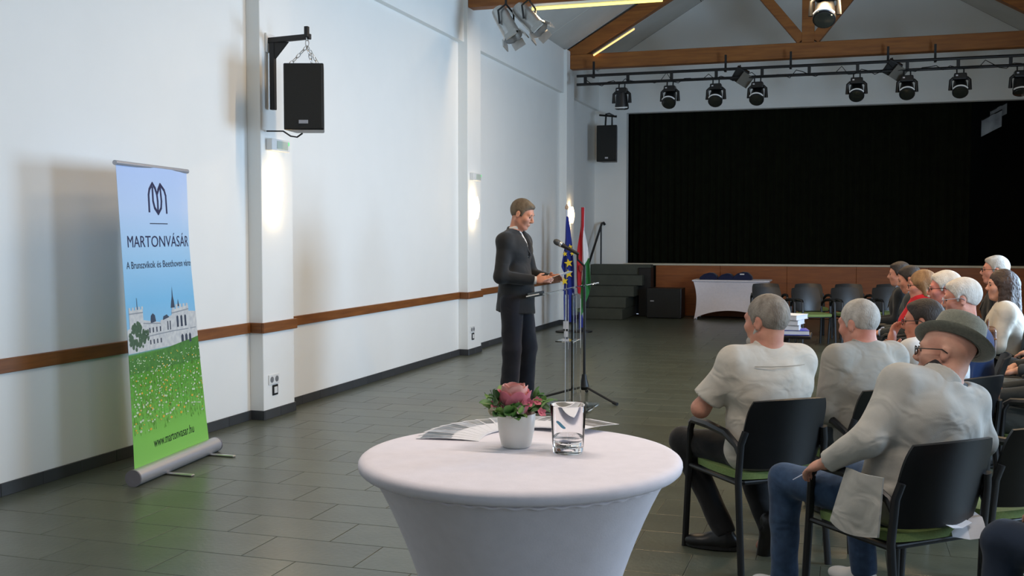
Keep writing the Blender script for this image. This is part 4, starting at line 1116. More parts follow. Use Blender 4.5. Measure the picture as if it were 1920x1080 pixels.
def hand(prims, w, d, pn, thumb_side, curl=0.5, s=1.0):
    """w wrist, d finger direction, pn palm normal, thumb_side unit vector"""
    d = nrm(d); pn = nrm(np.array(pn) - d * (np.array(pn) @ d)); sd = nrm(thumb_side - d * (thumb_side @ d) - pn * (thumb_side @ pn))
    Mx = np.stack([sd, d, pn], 1)
    pc = w + d * 0.05 * s
    prims.append(ell(pc, (0.041 * s, 0.052 * s, 0.019 * s), Mx, k=0.015))
    for i, (off, ln) in enumerate(((0.029, 0.068), (0.010, 0.077), (-0.010, 0.072), (-0.029, 0.056))):
        b = pc + d * 0.040 * s + sd * off * s
        d1 = nrm(d + pn * curl * 0.7); d2 = nrm(d + pn * curl * 2.0); d3 = nrm(d * (1 - curl) + pn * curl * 2.6)
        p1 = b + d1 * ln * 0.42 * s; p2 = p1 + d2 * ln * 0.34 * s; p3 = p2 + d3 * ln * 0.27 * s
        prims += [cap(b, p1, 0.0098 * s, 0.0090 * s, k=0.004), cap(p1, p2, 0.0090 * s, 0.0083 * s, k=0.004), cap(p2, p3, 0.0083 * s, 0.0072 * s, k=0.004)]
    tb = w + d * 0.022 * s + sd * 0.030 * s
    t1 = tb + nrm(d * 0.7 + sd * 0.8 + pn * 0.2) * 0.038 * s; t2 = t1 + nrm(d * 1.0 + sd * 0.25 + pn * 0.45) * 0.032 * s
    prims += [cap(tb, t1, 0.013 * s, 0.0105 * s, k=0.008), cap(t1, t2, 0.0105 * s, 0.0085 * s, k=0.005)]

def person(name, label, loc, face, J, look, h=0.010):
    """J: joints in the person's own frame (+y forward, +x right); look: clothes, hair, colours"""
    t = thing(name, label, 'person', (loc[0], loc[1], 0), R(face))
    J = {k: (np.array(v, float) if isinstance(v, (tuple, list)) else v) for k, v in J.items()}
    sk_ = skin(*look.get('skin', ((222, 172, 146), (206, 146, 122))))
    fat = look.get('fat', 0.0); wd = look.get('wide', 1.0)
    up = nrm(J['neck'] - J['pelvis']); rt = nrm(J['shR'] - J['shL']); fw = nrm(np.cross(up, rt)); rt = np.cross(fw, up)
    T = np.stack([rt, fw, up], 1)
    H = rotm(*J.get('headrot', (0, 0, 0))); hc = J['head']
    hs = look.get('hs', 1.0)
    def hp(x, y, z): return hc + H @ (np.array([x, y, z]) * hs)
    chest = J['pelvis'] + (J['neck'] - J['pelvis']) * 0.68; belly = J['pelvis'] + (J['neck'] - J['pelvis']) * 0.32
    # ---------------- body
    B = []
    B += [ell(J['pelvis'], (0.155 * wd, 0.115 + fat * .5, 0.12), T, k=0.05), ell(belly, (0.135 * wd + fat, 0.10 + fat, 0.15), T, k=0.06), ell(chest, (0.15 * wd, 0.105, 0.16), T, k=0.06)]
    B += [cap(J['shL'], J['shR'], 0.05, k=0.05)]
    for s in 'LR':
        B += [cap(J['sh' + s], J['el' + s], 0.050, 0.041, k=0.03), cap(J['el' + s], J['wr' + s], 0.041 * look.get('arm', 1), 0.027, k=0.02)]
        B += [cap(J['hip' + s], J['kn' + s], 0.075, 0.052, k=0.04), cap(J['kn' + s], J['an' + s], 0.050, 0.034, k=0.03)]
        toe = J['an' + s] + J['foot' + s] * 0.13 - V3(0, 0, 0.05)
        B += [cap(J['an' + s] + V3(0, 0, -0.04), toe, 0.033, 0.026, k=0.03)]
        hand(B, J['wr' + s], J['hd' + s], J['hn' + s], J['ht' + s], J.get('curl' + s, 0.45), look.get('hands', 1.0))
    nb_ = look.get('neckr', 0.054)
    B += [cap(J['neck'] - up * 0.03, hp(0, -0.022, -0.05), nb_ + 0.006, nb_, k=0.035)]
    B += [cap(J['neck'] - up * 0.035 - rt * 0.03, J['shL'], 0.045, 0.04, k=0.05), cap(J['neck'] - up * 0.035 + rt * 0.03, J['shR'], 0.045, 0.04, k=0.05)]
    def he(c, r, k=0.02, rot=None, sub=False): return ell(hp(*c), np.array(r) * hs, H if rot is None else H @ rotm(*rot), k=k, sub=sub)
    jw = look.get('jaw', 1.0)
    B += [he((0, -0.014, 0.030), (0.076, 0.098, 0.090), k=0.02), he((0, 0.030, -0.040), (0.060 * jw, 0.062, 0.074), k=0.03), he((0, 0.066, -0.096), (0.026 * jw, 0.024, 0.020), k=0.025)]
    for s in (-1, 1):
        B += [cap(hp(s * 0.054 * jw, -0.005, -0.055), hp(s * 0.022, 0.060, -0.096), 0.019 * hs, 0.016 * hs, k=0.025), he((s * 0.040, 0.060, -0.022), (0.024, 0.026, 0.024), k=0.025)]
    B += [cap(hp(-0.036, 0.076, 0.026), hp(0.036, 0.076, 0.026), 0.014 * hs, k=0.02)]
    for s in (-1, 1): B += [he((s * 0.031, 0.098, 0.006), (0.017, 0.014, 0.011), k=0.010, sub=True)]
    B += [cap(hp(0, 0.086, 0.016), hp(0, 0.110, -0.022), 0.008 * hs, 0.0115 * hs, k=0.010), he((0, 0.100, -0.030), (0.018, 0.014, 0.010), k=0.008)]
    B += [he((0, 0.088, -0.056), (0.024, 0.014, 0.008), k=0.008), he((0, 0.086, -0.068), (0.021, 0.013, 0.008), k=0.008)]
    B += [he((0, 0.105, -0.0615), (0.024, 0.012, 0.0022), k=0.004, sub=True)]
    for s in (-1, 1): B += [ell(hp(s * 0.080, -0.008, -0.008), np.array((0.009, 0.019, 0.030)) * hs, H @ rotm(s * -18, 8, 0), k=0.008), ell(hp(s * 0.089, -0.004, -0.004), np.array((0.006, 0.011, 0.018)) * hs, H @ rotm(s * -18, 8, 0), k=0.006, sub=True)]
    blob('body', B, sk_, t, h)
    # eyes and lips
    for s in (-1, 1):
        e = MB().lathe([(0.0005, -0.010), (0.007, -0.007), (0.010, 0), (0.007, 0.007), (0.0005, 0.010)], 12, (0, 0, 0), cap=False).build('eye', look['eye'], t, True); e.location = hp(s * 0.031, 0.0805, 0.005); e.scale = (hs,) * 3
    # ---------------- hair
    if look.get('hair'):
        st_ = look.get('hairstyle', 'short'); th = look.get('hairth', 0.008)
        nrmH = lambda v: nrm(H @ np.array(v, float))
        Hn = []
        if st_ in ('short', 'thin'):
            low = look.get('hairline', 0.070)
            cl = [(hp(0, 0.072, low), nrmH((0, 0.72, -0.70)))]
            cl2 = [(hp(0, -0.09, -0.060), nrmH((0, 0.55, -0.85)))]
            Hn += [ell(hp(0, -0.016, 0.032), (np.array((0.077, 0.098, 0.092)) + th) * hs, H, k=0.004, clip=cl + cl2)]
            for s in (-1, 1): Hn += [ell(hp(s * 0.060, 0.012, 0.010), (np.array((0.017, 0.026, 0.046)) + th * 0.3) * hs, H, k=0.012, clip=[(hp(0, 0.028, 0), nrmH((0, 1, -0.25))), (hp(0, 0, -0.012), nrmH((0, 0.0, -1)))])]
            if st_ == 'short': Hn += [ell(hp(0, 0.034, 0.090), np.array((0.055, 0.046, 0.020)) * hs, H, k=0.02)]
            for s in (-1, 1): Hn += [ell(hp(s * 0.086, -0.006, -0.010), np.array((0.020, 0.026, 0.040)) * hs, H, k=0.006, sub=True)]
        elif st_ == 'ring':
            cl = [(hp(0, 0, 0.062), nrmH((0, 0.25, 1))), (hp(0, 0.03, 0), nrmH((0, 1, 0))), (hp(0, -0.09, -0.060), nrmH((0, 0.55, -0.85)))]
            Hn += [ell(hp(0, -0.016, 0.032), (np.array((0.077, 0.098, 0.092)) + th) * hs, H, k=0.004, clip=cl)]
        elif st_ == 'long':
            cl = [(hp(0, 0.078, 0.055), nrmH((0, 0.9, -0.45)))]
            Hn += [ell(hp(0, -0.018, 0.034), (np.array((0.080, 0.098, 0.092)) + th) * hs, H, k=0.02, clip=cl)]
            for s in (-1, 1): Hn += [cap(hp(s * 0.078, 0.005, 0.03), hp(s * 0.085, 0.012, -0.20), 0.024, 0.034, k=0.03)]
            Hn += [cap(hp(0, -0.075, 0.0), hp(0, -0.085, -0.22), 0.07, 0.065, k=0.04), cap(hp(-0.06, -0.04, 0), hp(-0.075, -0.04, -0.2), .04, .04, k=.04), cap(hp(0.06, -0.04, 0), hp(0.075, -0.04, -0.2), .04, .04, k=.04)]
        elif st_ == 'bob':
            cl = [(hp(0, 0.080, 0.045), nrmH((0, 0.85, -0.5)))]
            Hn += [ell(hp(0, -0.018, 0.034), (np.array((0.082, 0.100, 0.094)) + th) * hs, H, k=0.02, clip=cl)]
            for s in (-1, 1): Hn += [cap(hp(s * 0.076, -0.005, 0.03), hp(s * 0.070, -0.03, -0.075), 0.022, 0.020, k=0.03)]
            Hn += [cap(hp(0, -0.07, 0.02), hp(0, -0.065, -0.075), 0.05, 0.035, k=0.04)]
        am = 0.0007 if st_ != 'long' else 0.003
        blob('hair', Hn, look['hair'], t, min(h, 0.007), lambda X, Y, Z: am * np.sin(150 * X + 40 * Z + 4 * np.sin(60 * Y)) * np.sin(120 * Y + 3 * np.sin(70 * Z)))
    if look.get('brow'):
        for s in (-1, 1): MB().tube([hp(s * 0.014, 0.090, 0.024), hp(s * 0.032, 0.0895, 0.030), hp(s * 0.048, 0.078, 0.024)], [0.003, 0.0042, 0.002], 6).build('eyebrow', look['brow'], t, True)
    if look.get('moustache'): blob('moustache', [he((s * 0.014, 0.103, -0.047), (0.019, 0.010, 0.008), k=0.006) for s in (-1, 1)], look['moustache'], t, 0.004)
    if look.get('beard'): blob('beard', [he((0, 0.064, -0.090), (0.042, 0.040, 0.032), k=0.02)] + [cap(hp(s * 0.062, 0.0, -0.03), hp(s * 0.026, 0.064, -0.095), 0.016, 0.020, k=0.02) for s in (-1, 1)], look['beard'], t, 0.007)
    if look.get('glasses'):
        gm = look['glasses']
        g = thing('glasses', 'x', 'x'); del g['label']; del g['category']; g.parent = t; g.name = 'glasses'
        for s in (-1, 1):
            MB().tube([hp(s * (0.033 + 0.022 * math.cos(R(a))), 0.106 - 0.004 * abs(math.cos(R(a))), 0.002 + 0.017 * math.sin(R(a))) for a in range(0, 361, 24)], 0.0022, 6, cap=False).build('rim', gm, g, True)
            MB().tube([hp(s * 0.055, 0.102, 0.008), hp(s * 0.080, 0.085, 0.010), hp(s * 0.086, 0.0, 0.010), hp(s * 0.084, -0.02, -0.004)], 0.0024, 6).build('temple', gm, g, True)
        MB().tube([hp(-0.011, 0.106, 0.006), hp(0, 0.110, 0.009), hp(0.011, 0.106, 0.006)], 0.002, 6).build('bridge', gm, g, True)
    # ---------------- clothes
    g = 0.016
    ch = max(h, 0.009)
    def torso(g, low=True):
        P = [ell(belly, (0.138 * wd + fat + g, 0.102 + fat + g, 0.17), T, k=0.06), ell(chest, (0.155 * wd + g, 0.108 + fat * .3 + g, 0.165), T, k=0.06), cap(J['shL'], J['shR'], 0.048 + g, k=0.05), ell(J['neck'] - up * 0.175 - fw * 0.004, (0.188 * wd + g, 0.100 + fat * .3 + g, 0.125), T, k=0.07),
             cap(J['neck'] - up * 0.042 - rt * 0.035, J['shL'], 0.050 + g, 0.042 + g, k=0.05), cap(J['neck'] - up * 0.042 + rt * 0.035, J['shR'], 0.050 + g, 0.042 + g, k=0.05)]
        if low: P.append(ell(J['pelvis'], (0.158 * wd + fat * .6 + g, 0.100 + fat * .4 + g, 0.115 + g), T, k=0.06))
        return P
    def sleeves(g, cut=1.0, short=False):
        P = []
        for s in 'LR':
            a, b, c = J['sh' + s], J['el' + s], J['wr' + s]
            if short:
                e = a + (b - a) * 0.80; P.append(cap(a, b, 0.060 + g * .6, 0.066 + g * .5, k=0.035, clip=[(e, nrm(b - a))]))
            else:
                e = b + (c - b) * cut
                P.append(cap(a, b, 0.054 + g, 0.045 + g, k=0.04)); P.append(cap(b, c, 0.045 + g, 0.032 + g * .8, k=0.03, clip=[(e, nrm(c - b))]))
        return P
    warp = FOLDS(look.get('folds', 0.0022))
    style = look['style']
    # trousers
    P = [ell(J['pelvis'] - up * 0.02, (0.160 * wd + fat * .5, 0.112 + fat * .4, 0.115), T, k=0.05)]
    for s in 'LR':
        e = J['an' + s] + V3(0, 0, 0.0)
        P += [cap(J['hip' + s], J['kn' + s], 0.088 * look.get('leg', 1), 0.068 * look.get('leg', 1), k=0.04), cap(J['kn' + s], J['an' + s], 0.067 * look.get('leg', 1), look.get('cuff', 0.056), k=0.03, clip=[(e + nrm(J['an' + s] - J['kn' + s]) * 0.02, nrm(J['an' + s] - J['kn' + s]))])]
    blob('trousers', P, look['trousers'], t, ch, FOLDS(0.003))
    for s in 'LR':
        an = J['an' + s]; f_ = nrm(J['foot' + s]); bt_ = an[2] - 0.085
        fm_ = np.stack([np.cross(f_, V3(0, 0, 1)), f_, V3(0, 0, 1)], 1)
        sp_ = J.get('shoe_pitch' + s, 0.0)
        c0 = V3(an[0], an[1], bt_ + 0.040)
        fl_ = [(V3(0, 0, max(bt_, 0.002)), V3(0, 0, -1))]
        if sp_:
            dn = nrm(f_ * math.cos(R(sp_)) + V3(0, 0, -math.sin(R(sp_)))); P = [cap(an - dn * 0.03, an + dn * 0.17, 0.045, 0.038, k=0.03), cap(an, an + V3(0, 0, 0.03), 0.045, 0.04, k=0.03)]
        else:
            P = [ell(c0 + f_ * 0.015, (0.043, 0.085, 0.052), fm_, k=0.03, clip=fl_), ell(c0 + f_ * 0.115 - V3(0, 0, 0.012), (0.046, 0.085, 0.036), fm_, k=0.03, clip=fl_), cap(c0, an + V3(0, 0, 0.015), 0.044, 0.040, k=0.03, clip=fl_)]
        so = blob('shoe', P, look['shoes'], t, 0.008)
        if not sp_:
            fz = max(bt_, 0.002)
            sole = []
            for a in range(0, 360, 20):
                x_, y_ = 0.047 * math.cos(R(a)), 0.052 + 0.142 * math.sin(R(a)); sole.append((x_, y_))
            MB().prism(sole, lambda x_, y_: tuple(c0 * V3(1, 1, 0) + fm_ @ V3(x_, y_, 0) + V3(0, 0, fz)), lambda x_, y_: tuple(c0 * V3(1, 1, 0) + fm_ @ V3(x_, y_, 0) + V3(0, 0, fz + 0.016))).build('sole', look.get('sole', M['black']), so)
    nd = nrm(hp(0, -0.022, -0.05) - J['neck'])
    colr = lambda m_: blob('collar', [cap(J['neck'] - nd * 0.045, J['neck'] + nd * 0.050, nb_ + 0.020, nb_ + 0.011, k=0.01, clip=[(J['neck'] + nd * 0.036, nrm(nd - 0.45 * fw))])], m_, t, 0.006)
    if style == 'tee':                                  # short sleeved shirt
        blob('shirt', torso(g + .004) + sleeves(g, short=True), look['top'], t, ch, warp); colr(look['top'])
        if look.get('seam'):
            a = chest + up * 0.085 - fw * (0.132 + fat * .3)
            MB().tube([a - rt * 0.14 + fw * 0.035, a - rt * .07 + fw * .006, a, a + rt * .07 + fw * .006, a + rt * 0.13 + fw * 0.03], 0.0022, 5).build('yoke_seam', look['seam'], t, True)
    elif style == 'shirt':
        blob('shirt', torso(g + .002) + sleeves(g, 0.98), look['top'], t, ch, warp); colr(look['top'])
    elif style == 'jacket':
        v0 = look.get('vdepth', 0.24)
        blob('shirt', torso(0.010), look['shirt'], t, ch); colr(look['shirt'])
        P = torso(g + 0.008) + sleeves(g, 0.97)
        if J.get('skirt') is not None:
            b = J['skirt']; P += [cap(J['pelvis'] + up * 0.06, b, 0.15 + g, 0.165 + g, k=0.05, clip=[(b, nrm(b - J['pelvis']))])]
        # open front: a wedge between the lapels
        top = J['neck'] + up * 0.03 + fw * 0.09; low_ = top - up * v0 + fw * 0.05
        for q_ in np.linspace(0, 1, 7):
            c = low_ + (top - low_) * q_
            P.append(ell(c + fw * 0.03, (0.012 + 0.062 * q_, 0.085, 0.035), T, k=0.006, sub=True))
        P.append(cap(J['neck'] - nd * 0.005, J['neck'] + nd * 0.10, nb_ + 0.016, nb_ + 0.04, k=0.008, sub=True))
        blob('jacket', P, look['top'], t, ch, warp)
        ct = J['neck'] - up * 0.030
        blob('jacket_collar', [cap(J['neck'] - nd * 0.075, J['neck'] + nd * 0.030, nb_ + 0.034, nb_ + 0.017, k=0.01, clip=[(J['neck'] + nd * 0.018 - fw * 0.03, nrm(nd + 0.25 * fw)), (J['neck'] + fw * 0.015, nrm(fw + 0.5 * nd))])], look['top'], t, 0.007)
        for s_ in (-1, 1):
            pl_ = [J['neck'] + nd * 0.010 + rt * s_ * (nb_ + 0.022), J['neck'] - up * 0.045 + rt * s_ * 0.078 + fw * 0.072, top - up * (0.045 + v0 * 0.45) + rt * s_ * 0.062 + fw * 0.034, low_ + up * 0.015 + rt * s_ * 0.012 + fw * 0.012]
            MB().tube([tuple(p_) for p_ in pl_], [0.010, 0.024, 0.030, 0.008], 8, sy=0.35).build('lapel', look['top'], t, True)
        if look.get('tie'):
            kn_ = J['neck'] - up * 0.018 + fw * (nb_ + 0.022)
            pts = [kn_, kn_ - up * 0.03 + fw * 0.012, chest + fw * 0.128 + up * 0.06, chest + fw * 0.130 - up * 0.05]
            MB().tube([tuple(p_) for p_ in pts], [0.017, 0.012, 0.022, 0.028], 8, sy=0.45).build('tie', look['tie'], t, True)
        for s in ('LR' if look.get('cuffs', True) else ''):
            a = J['el' + s]; b = J['wr' + s]; dd = nrm(b - a)
            MB().tube([tuple(b - dd * 0.022), tuple(b + dd * 0.010)], 0.0365, 14).build('shirt_cuff', look['shirt'], t, True)
    if look.get('scarf'):
        blob('scarf', [cap(J['neck'] - up * 0.06 + fw * 0.02, J['neck'] + up * 0.012 + fw * 0.02, nb_ + 0.060, nb_ + 0.040, k=0.02), cap(J['neck'] - up * 0.05 + fw * 0.10, chest + fw * 0.16 - up * 0.02, 0.060, 0.065, k=0.03), cap(J['neck'] - up * 0.06 - rt * 0.08 + fw * 0.05, chest - rt * 0.05 + fw * 0.13, 0.05, 0.05, k=0.03)], look['scarf'], t, 0.009, FOLDS(0.006))
    return t, J, T, H, hp

def seated(lean=0.0, tilt=0.0, headrot=(0, 0, 0), hy=0.0, hx=0.0, hz=0.0, knee_w=0.14, knee_y=0.40, foot_y=0.42, sc=1.0, py=-0.10, **kw):
    """a sitting pose; lean = radians forward, tilt = radians to the right"""
    p = V3(0, py, 0.545)
    u = nrm(V3(math.sin(tilt), math.sin(lean), math.cos(lean) * math.cos(tilt)))
    nk = p + u * 0.475 * sc
    J = dict(pelvis=p, neck=nk, head=nk + u * 0.050 + V3(hx, 0.035 + hy, 0.098 + hz), headrot=headrot)
    r = nrm(np.cross(V3(0, 1, 0), u)); 
    f_ = nrm(np.cross(u, r))
    sh = nk - u * 0.060
    J['shL'] = sh - r * 0.185; J['shR'] = sh + r * 0.185
    for s, q in (('L', -1), ('R', 1)):
        J['el' + s] = J['sh' + s] + q * r * 0.045 - u * 0.265 + f_ * 0.05
        J['wr' + s] = V3(q * 0.11, 0.24, 0.66)
        J['hd' + s] = V3(-q * 0.35, 1, -0.35); J['hn' + s] = V3(0, -0.2, -1); J['ht' + s] = V3(-q, 0, 0)
        J['hip' + s] = p + V3(q * 0.085, 0.03, -0.02)
        J['kn' + s] = V3(q * knee_w, knee_y, 0.515); J['an' + s] = V3(q * knee_w, foot_y, 0.092); J['foot' + s] = V3(q * 0.18, 1, 0)
    for k, v in kw.items(): J[k] = np.array(v, float) if isinstance(v, (tuple, list)) else v
    return J
EYE = mat('eye', (58, 44, 38), 0.25, (96, 80, 72), scale=30)
BK = M['black_plastic']
blackshoe = mat('black_leather', (18, 17, 17), 0.4, scale=30)
H_grey = mat('grey_hair', (158, 150, 138), 0.8, (112, 102, 92), scale=30, stretch=(1, 1, .4), bump=0.5, bscale=160)
H_silver = mat('silver_hair', (196, 192, 184), 0.8, (160, 154, 146), scale=30, stretch=(1, 1, .4), bump=0.5, bscale=160)
H_white = mat('white_hair', (228, 222, 212), 0.8, (204, 194, 182), scale=30, stretch=(1, 1, .4), bump=0.5, bscale=160)
H_brown = mat('dark_brown_hair', (54, 42, 32), 0.6, (36, 28, 22), scale=30, stretch=(1, 1, .3), bump=0.5, bscale=160)
H_ash = mat('ash_brown_hair', (112, 98, 78), 0.75, (82, 68, 52), scale=26, stretch=(1, 1, .4), bump=0.5, bscale=160)
H_blond = mat('blond_hair', (164, 126, 84), 0.65, (128, 92, 58), scale=30, stretch=(1, 1, .4), bump=0.5, bscale=160)
suit_dark = cloth('charcoal_suit_cloth', (33, 34, 35), 0.8, fold=0.35)
suit_black = cloth('black_suit_cloth', (26, 28, 30), 0.85, fold=0.35)
suit_grey = cloth('grey_suit_cloth', (56, 60, 60), 0.85, fold=0.35)
suit_blue = cloth('blue_suit_cloth', (40, 62, 104), 0.8, fold=0.35)
shirt_white = cloth('white_shirt_cloth', (214, 212, 208), 0.8, fold=0.45)
shirt_blue = cloth('pale_blue_shirt_cloth', (176, 194, 226), 0.8, fold=0.3)
tr_black = cloth('black_trouser_cloth', (24, 24, 25), 0.85, fold=0.4)
tr_grey = cloth('grey_trouser_cloth', (92, 94, 88), 0.85, fold=0.4)
tr_slate = cloth('slate_trouser_cloth', (54, 62, 70), 0.85, fold=0.4)
jeans = cloth('blue_denim', (58, 82, 112), 0.9, fold=0.5, col2=(44, 64, 92))

# ---- the man speaking at the lectern (stands facing +x)
S = 1.0
J = dict(pelvis=(0.0, -0.02, 1.02), neck=(0.0, -0.035, 1.612), head=(0.0, 0.038, 1.756), headrot=(4, -24, 0),
         shL=(-0.195, -0.045, 1.510), shR=(0.195, -0.045, 1.510), elL=(-0.25, 0.02, 1.20), elR=(0.255, -0.06, 1.19),
         wrL=(-0.10, 0.27, 1.17), wrR=(0.10, 0.21, 1.16), hdL=(0.25, 1, 0.15), hdR=(-0.15, 1, 0.12), hnL=(0.8, 0, -0.5), hnR=(-0.8, 0, -0.4),
         htL=(0, 0.3, 1), htR=(0, 0.3, 1), curlL=0.30, curlR=0.30, hipL=(-0.10, -0.02, 0.98), hipR=(0.10, -0.02, 0.98), knL=(-0.10, 0.05, 0.53), knR=(0.10, -0.02, 0.53),
         anL=(-0.09, 0.02, 0.092), anR=(0.095, -0.05, 0.092), footL=(-0.1, 1, 0), footR=(0.12, 1, 0), skirt=(0.0, -0.03, 0.86))
spk, SJ, _, _, _ = person('person', 'man in a dark suit and tie reading a paper at the lectern', (-2.85, 9.18), -97, J,
       dict(style='jacket', top=suit_dark, shirt=shirt_white, tie=mat('black_tie', (18, 19, 26), 0.5), trousers=cloth('dark_navy_trouser_cloth', (26, 28, 36), 0.85, fold=0.3), shoes=blackshoe, hair=H_ash, brow=H_ash,
            eye=EYE, hairline=0.075, hairth=0.005, wide=1.06, fat=0.01, hs=1.10, skin=((206, 150, 122), (190, 128, 104)), cuff=0.085, leg=1.25, vdepth=0.26), h=0.008)
pp = thing('paper_sheet', 'white paper sheet held in both hands by the speaking man', 'paper', (-2.47, 9.16, 1.195), 0)
MB().sheet(lambda u, v: ((u - .5) * 0.20, (v - .5) * 0.28, (u - .5) * 0.075 + 0.01 * math.sin(v * 3)), 6, 6, 0.0008).build('sheet', M['paper'], pp, True)

# ================================================================== AUDIENCE
G1 = 'chairs in the front left rows'; G2 = 'chairs in the right hand rows'; G3 = 'empty chairs along the stage'
chair(-0.40, 5.20, 38, 'black chair with green seat under the man in the white short-sleeved shirt', G1)
chair(0.07, 5.70, 40, 'black chair with green seat under the man in the grey-white shirt', G1)
chair(0.21, 4.35, 42, 'nearest black chair with green seat, under the man in the grey hat', G1)
chair(0.50, 6.26, 50, 'black chair under the man resting his chin on his hand', G1)
chair(0.60, 4.80, 42, 'black chair right of the hat wearing man at the photo edge', G1)

# man in the white short sleeved shirt, arms folded
J = seated(lean=0.0, headrot=(22, -4, 0), hy=-0.02, knee_w=0.17, py=-0.085, hz=-0.018,
           elL=(-0.30, 0.02, 0.735), elR=(0.28, 0.06, 0.76), wrL=(-0.10, 0.20, 0.80), wrR=(0.06, 0.22, 0.79), hdL=(1, 0.15, 0.1), hdR=(-1, 0.1, 0.05), hnL=(0, -1, 0), hnR=(0, -1, 0), htL=(0, 0, 1), htR=(0, 0, 1),
           knL=(-0.20, 0.36, 0.51), anL=(-0.10, 0.12, 0.092), footL=(-0.75, 0.65, 0), knR=(0.12, 0.34, 0.50), anR=(0.04, -0.06, 0.15), footR=(0.05, 0.6, -0.5), shoe_pitchR=62)
person('person', 'man in a white short-sleeved shirt with folded arms, seen from behind', (-0.40, 5.20), 38, J,
       dict(style='tee', top=cloth('cream_white_shirt_cloth', (204, 197, 184), 0.8, fold=0.5, fscale=7), seam=mat('shirt_seam', (176, 170, 156), 0.9), trousers=tr_black, shoes=blackshoe, hair=H_grey, brow=H_grey, eye=EYE, hairstyle='thin', hairth=0.004,
            hairline=0.052, fat=0.03, wide=1.17, hs=1.05, neckr=0.062, arm=1.1, beard=H_silver, skin=((210, 154, 130), (192, 128, 108)), folds=0.0035), h=0.008)

# man in the grey-white long sleeved shirt, leaning forward
J = seated(lean=0.13, headrot=(14, -10, 0), hy=0.0, py=-0.10, hz=-0.035, sc=0.95, knee_w=0.16, wrL=(-0.10, 0.30, 0.60), wrR=(0.10, 0.30, 0.60))
person('person', 'man with cropped silver hair in a grey-white shirt, seen from behind', (0.07, 5.70), 42, J,
       dict(style='shirt', top=cloth('light_grey_shirt_cloth', (158, 154, 144), 0.8, fold=0.6, fscale=7), trousers=tr_slate, shoes=blackshoe, hair=H_silver, brow=H_silver, eye=EYE, hairstyle='thin', hairth=0.004, hairline=0.050,
            fat=0.03, wide=1.15, hs=1.02, neckr=0.060, skin=((210, 152, 132), (192, 126, 108)), folds=0.004), h=0.008)

# man in the hat: leans to his right, left arm stretched over the arm rest
J = seated(lean=-0.06, tilt=0.27, headrot=(34, 0, 6), py=-0.05, hx=0.04, hz=-0.045, hy=-0.01, knee_w=0.17,
           elL=(-0.22, -0.07, 0.79), wrL=(-0.275, 0.10, 0.675), hdL=(0.02, 1, -0.40), hnL=(0.45, -0.3, -1), htL=(1, 0.2, 0.3), curlL=0.55,
           elR=(0.37, -0.06, 0.74), wrR=(0.24, 0.16, 0.665), knL=(-0.20, 0.43, 0.53), anL=(-0.17, 0.47, 0.092), footL=(-0.05, 1, 0), knR=(0.17, 0.42, 0.53), anR=(0.23, 0.42, 0.092), footR=(-0.1, 1, 0))
jk = cloth('pale_linen_jacket_cloth', (182, 180, 172), 0.85, fold=0.7, fscale=6)
hm, HJ, HT, HH, hhp = person('person', 'man in a grey felt hat, glasses, linen jacket and jeans', (0.21, 4.35), 42, J,
       dict(style='jacket', top=jk, shirt=mat('black_shirt', (24, 24, 26), 0.8), trousers=jeans, shoes=mat('white_trainer', (226, 224, 220), 0.6), sole=M['black'], hair=None, cuffs=False, brow=H_ash, eye=EYE, hairstyle='ring', hairth=0.0015,
            fat=0.03, wide=1.20, hs=1.02, neckr=0.062, glasses=BK, skin=((208, 160, 138), (190, 134, 114)), folds=0.004), h=0.008)
# his jacket hangs down on the left of the seat and behind
MB().sheet(lambda u, v: (-0.274 + 0.010 * v ** 3 + 0.010 * math.sin(u * 6 + v * 2), -0.19 + (0.25 - 0.06 * v) * u, 0.455 - 0.04 * math.sin(u * 2.4) * (1 - v) + 0.03 * u * (1 - v) + 0.22 * v), 12, 12, 0.008).build('jacket_tail', jk, hm, True, angle=80)
# hat
ht = thing('felt_hat', 'grey-green felt hat with a dark band on the seated man', 'hat', (0.21, 4.35, 0), R(42))
felt = mat('grey_green_felt', (120, 122, 108), 0.95, (104, 106, 94), scale=90, bump=0.25, bscale=250, sheen=0.3)
HR = Matrix([list(r) for r in HH @ rotm(0, 15, 30)])
hat0 = Vector(hhp(0.004, -0.026, 0.030))
def hatpart(name, prof, m, parent, oval=1.16, dip=0.0, n_=48):
    mb = MB(); vs = []; fs_ = []
    for r_, z in prof:
        for k in range(n_):
            a = 2 * math.pi * k / n_
            x, y = r_ * math.cos(a), r_ * oval * math.sin(a)
            zz = z + dip * max(0, r_ - 0.088) / 0.05 * (0.5 * abs(math.cos(a)) ** 2 - 0.2 * math.sin(a))
            vs.append(hat0 + HR @ Vector((x, y, zz)))
    for i in range(len(prof) - 1):
        for k in range(n_):
            k2 = (k + 1) % n_; fs_.append((i * n_ + k, i * n_ + k2, (i + 1) * n_ + k2, (i + 1) * n_ + k))
    return mb.add(vs, fs_).build(name, m, parent, True, angle=60)
hatpart('brim', [(0.086, 0.002), (0.11, 0.0), (0.138, 0.006), (0.140, 0.010), (0.11, 0.005), (0.086, 0.008)], felt, ht, 1.10, 0.022)
hatpart('crown', [(0.0885, 0.0), (0.0875, 0.03), (0.084, 0.080), (0.079, 0.112), (0.073, 0.119), (0.066, 0.115), (0.050, 0.106), (0.001, 0.102)], felt, ht, 1.16)
hatpart('hat_band', [(0.0895, 0.002), (0.0905, 0.006), (0.0895, 0.032), (0.0875, 0.034)], mat('dark_hat_band', (50, 50, 42), 0.8), ht, 1.16)
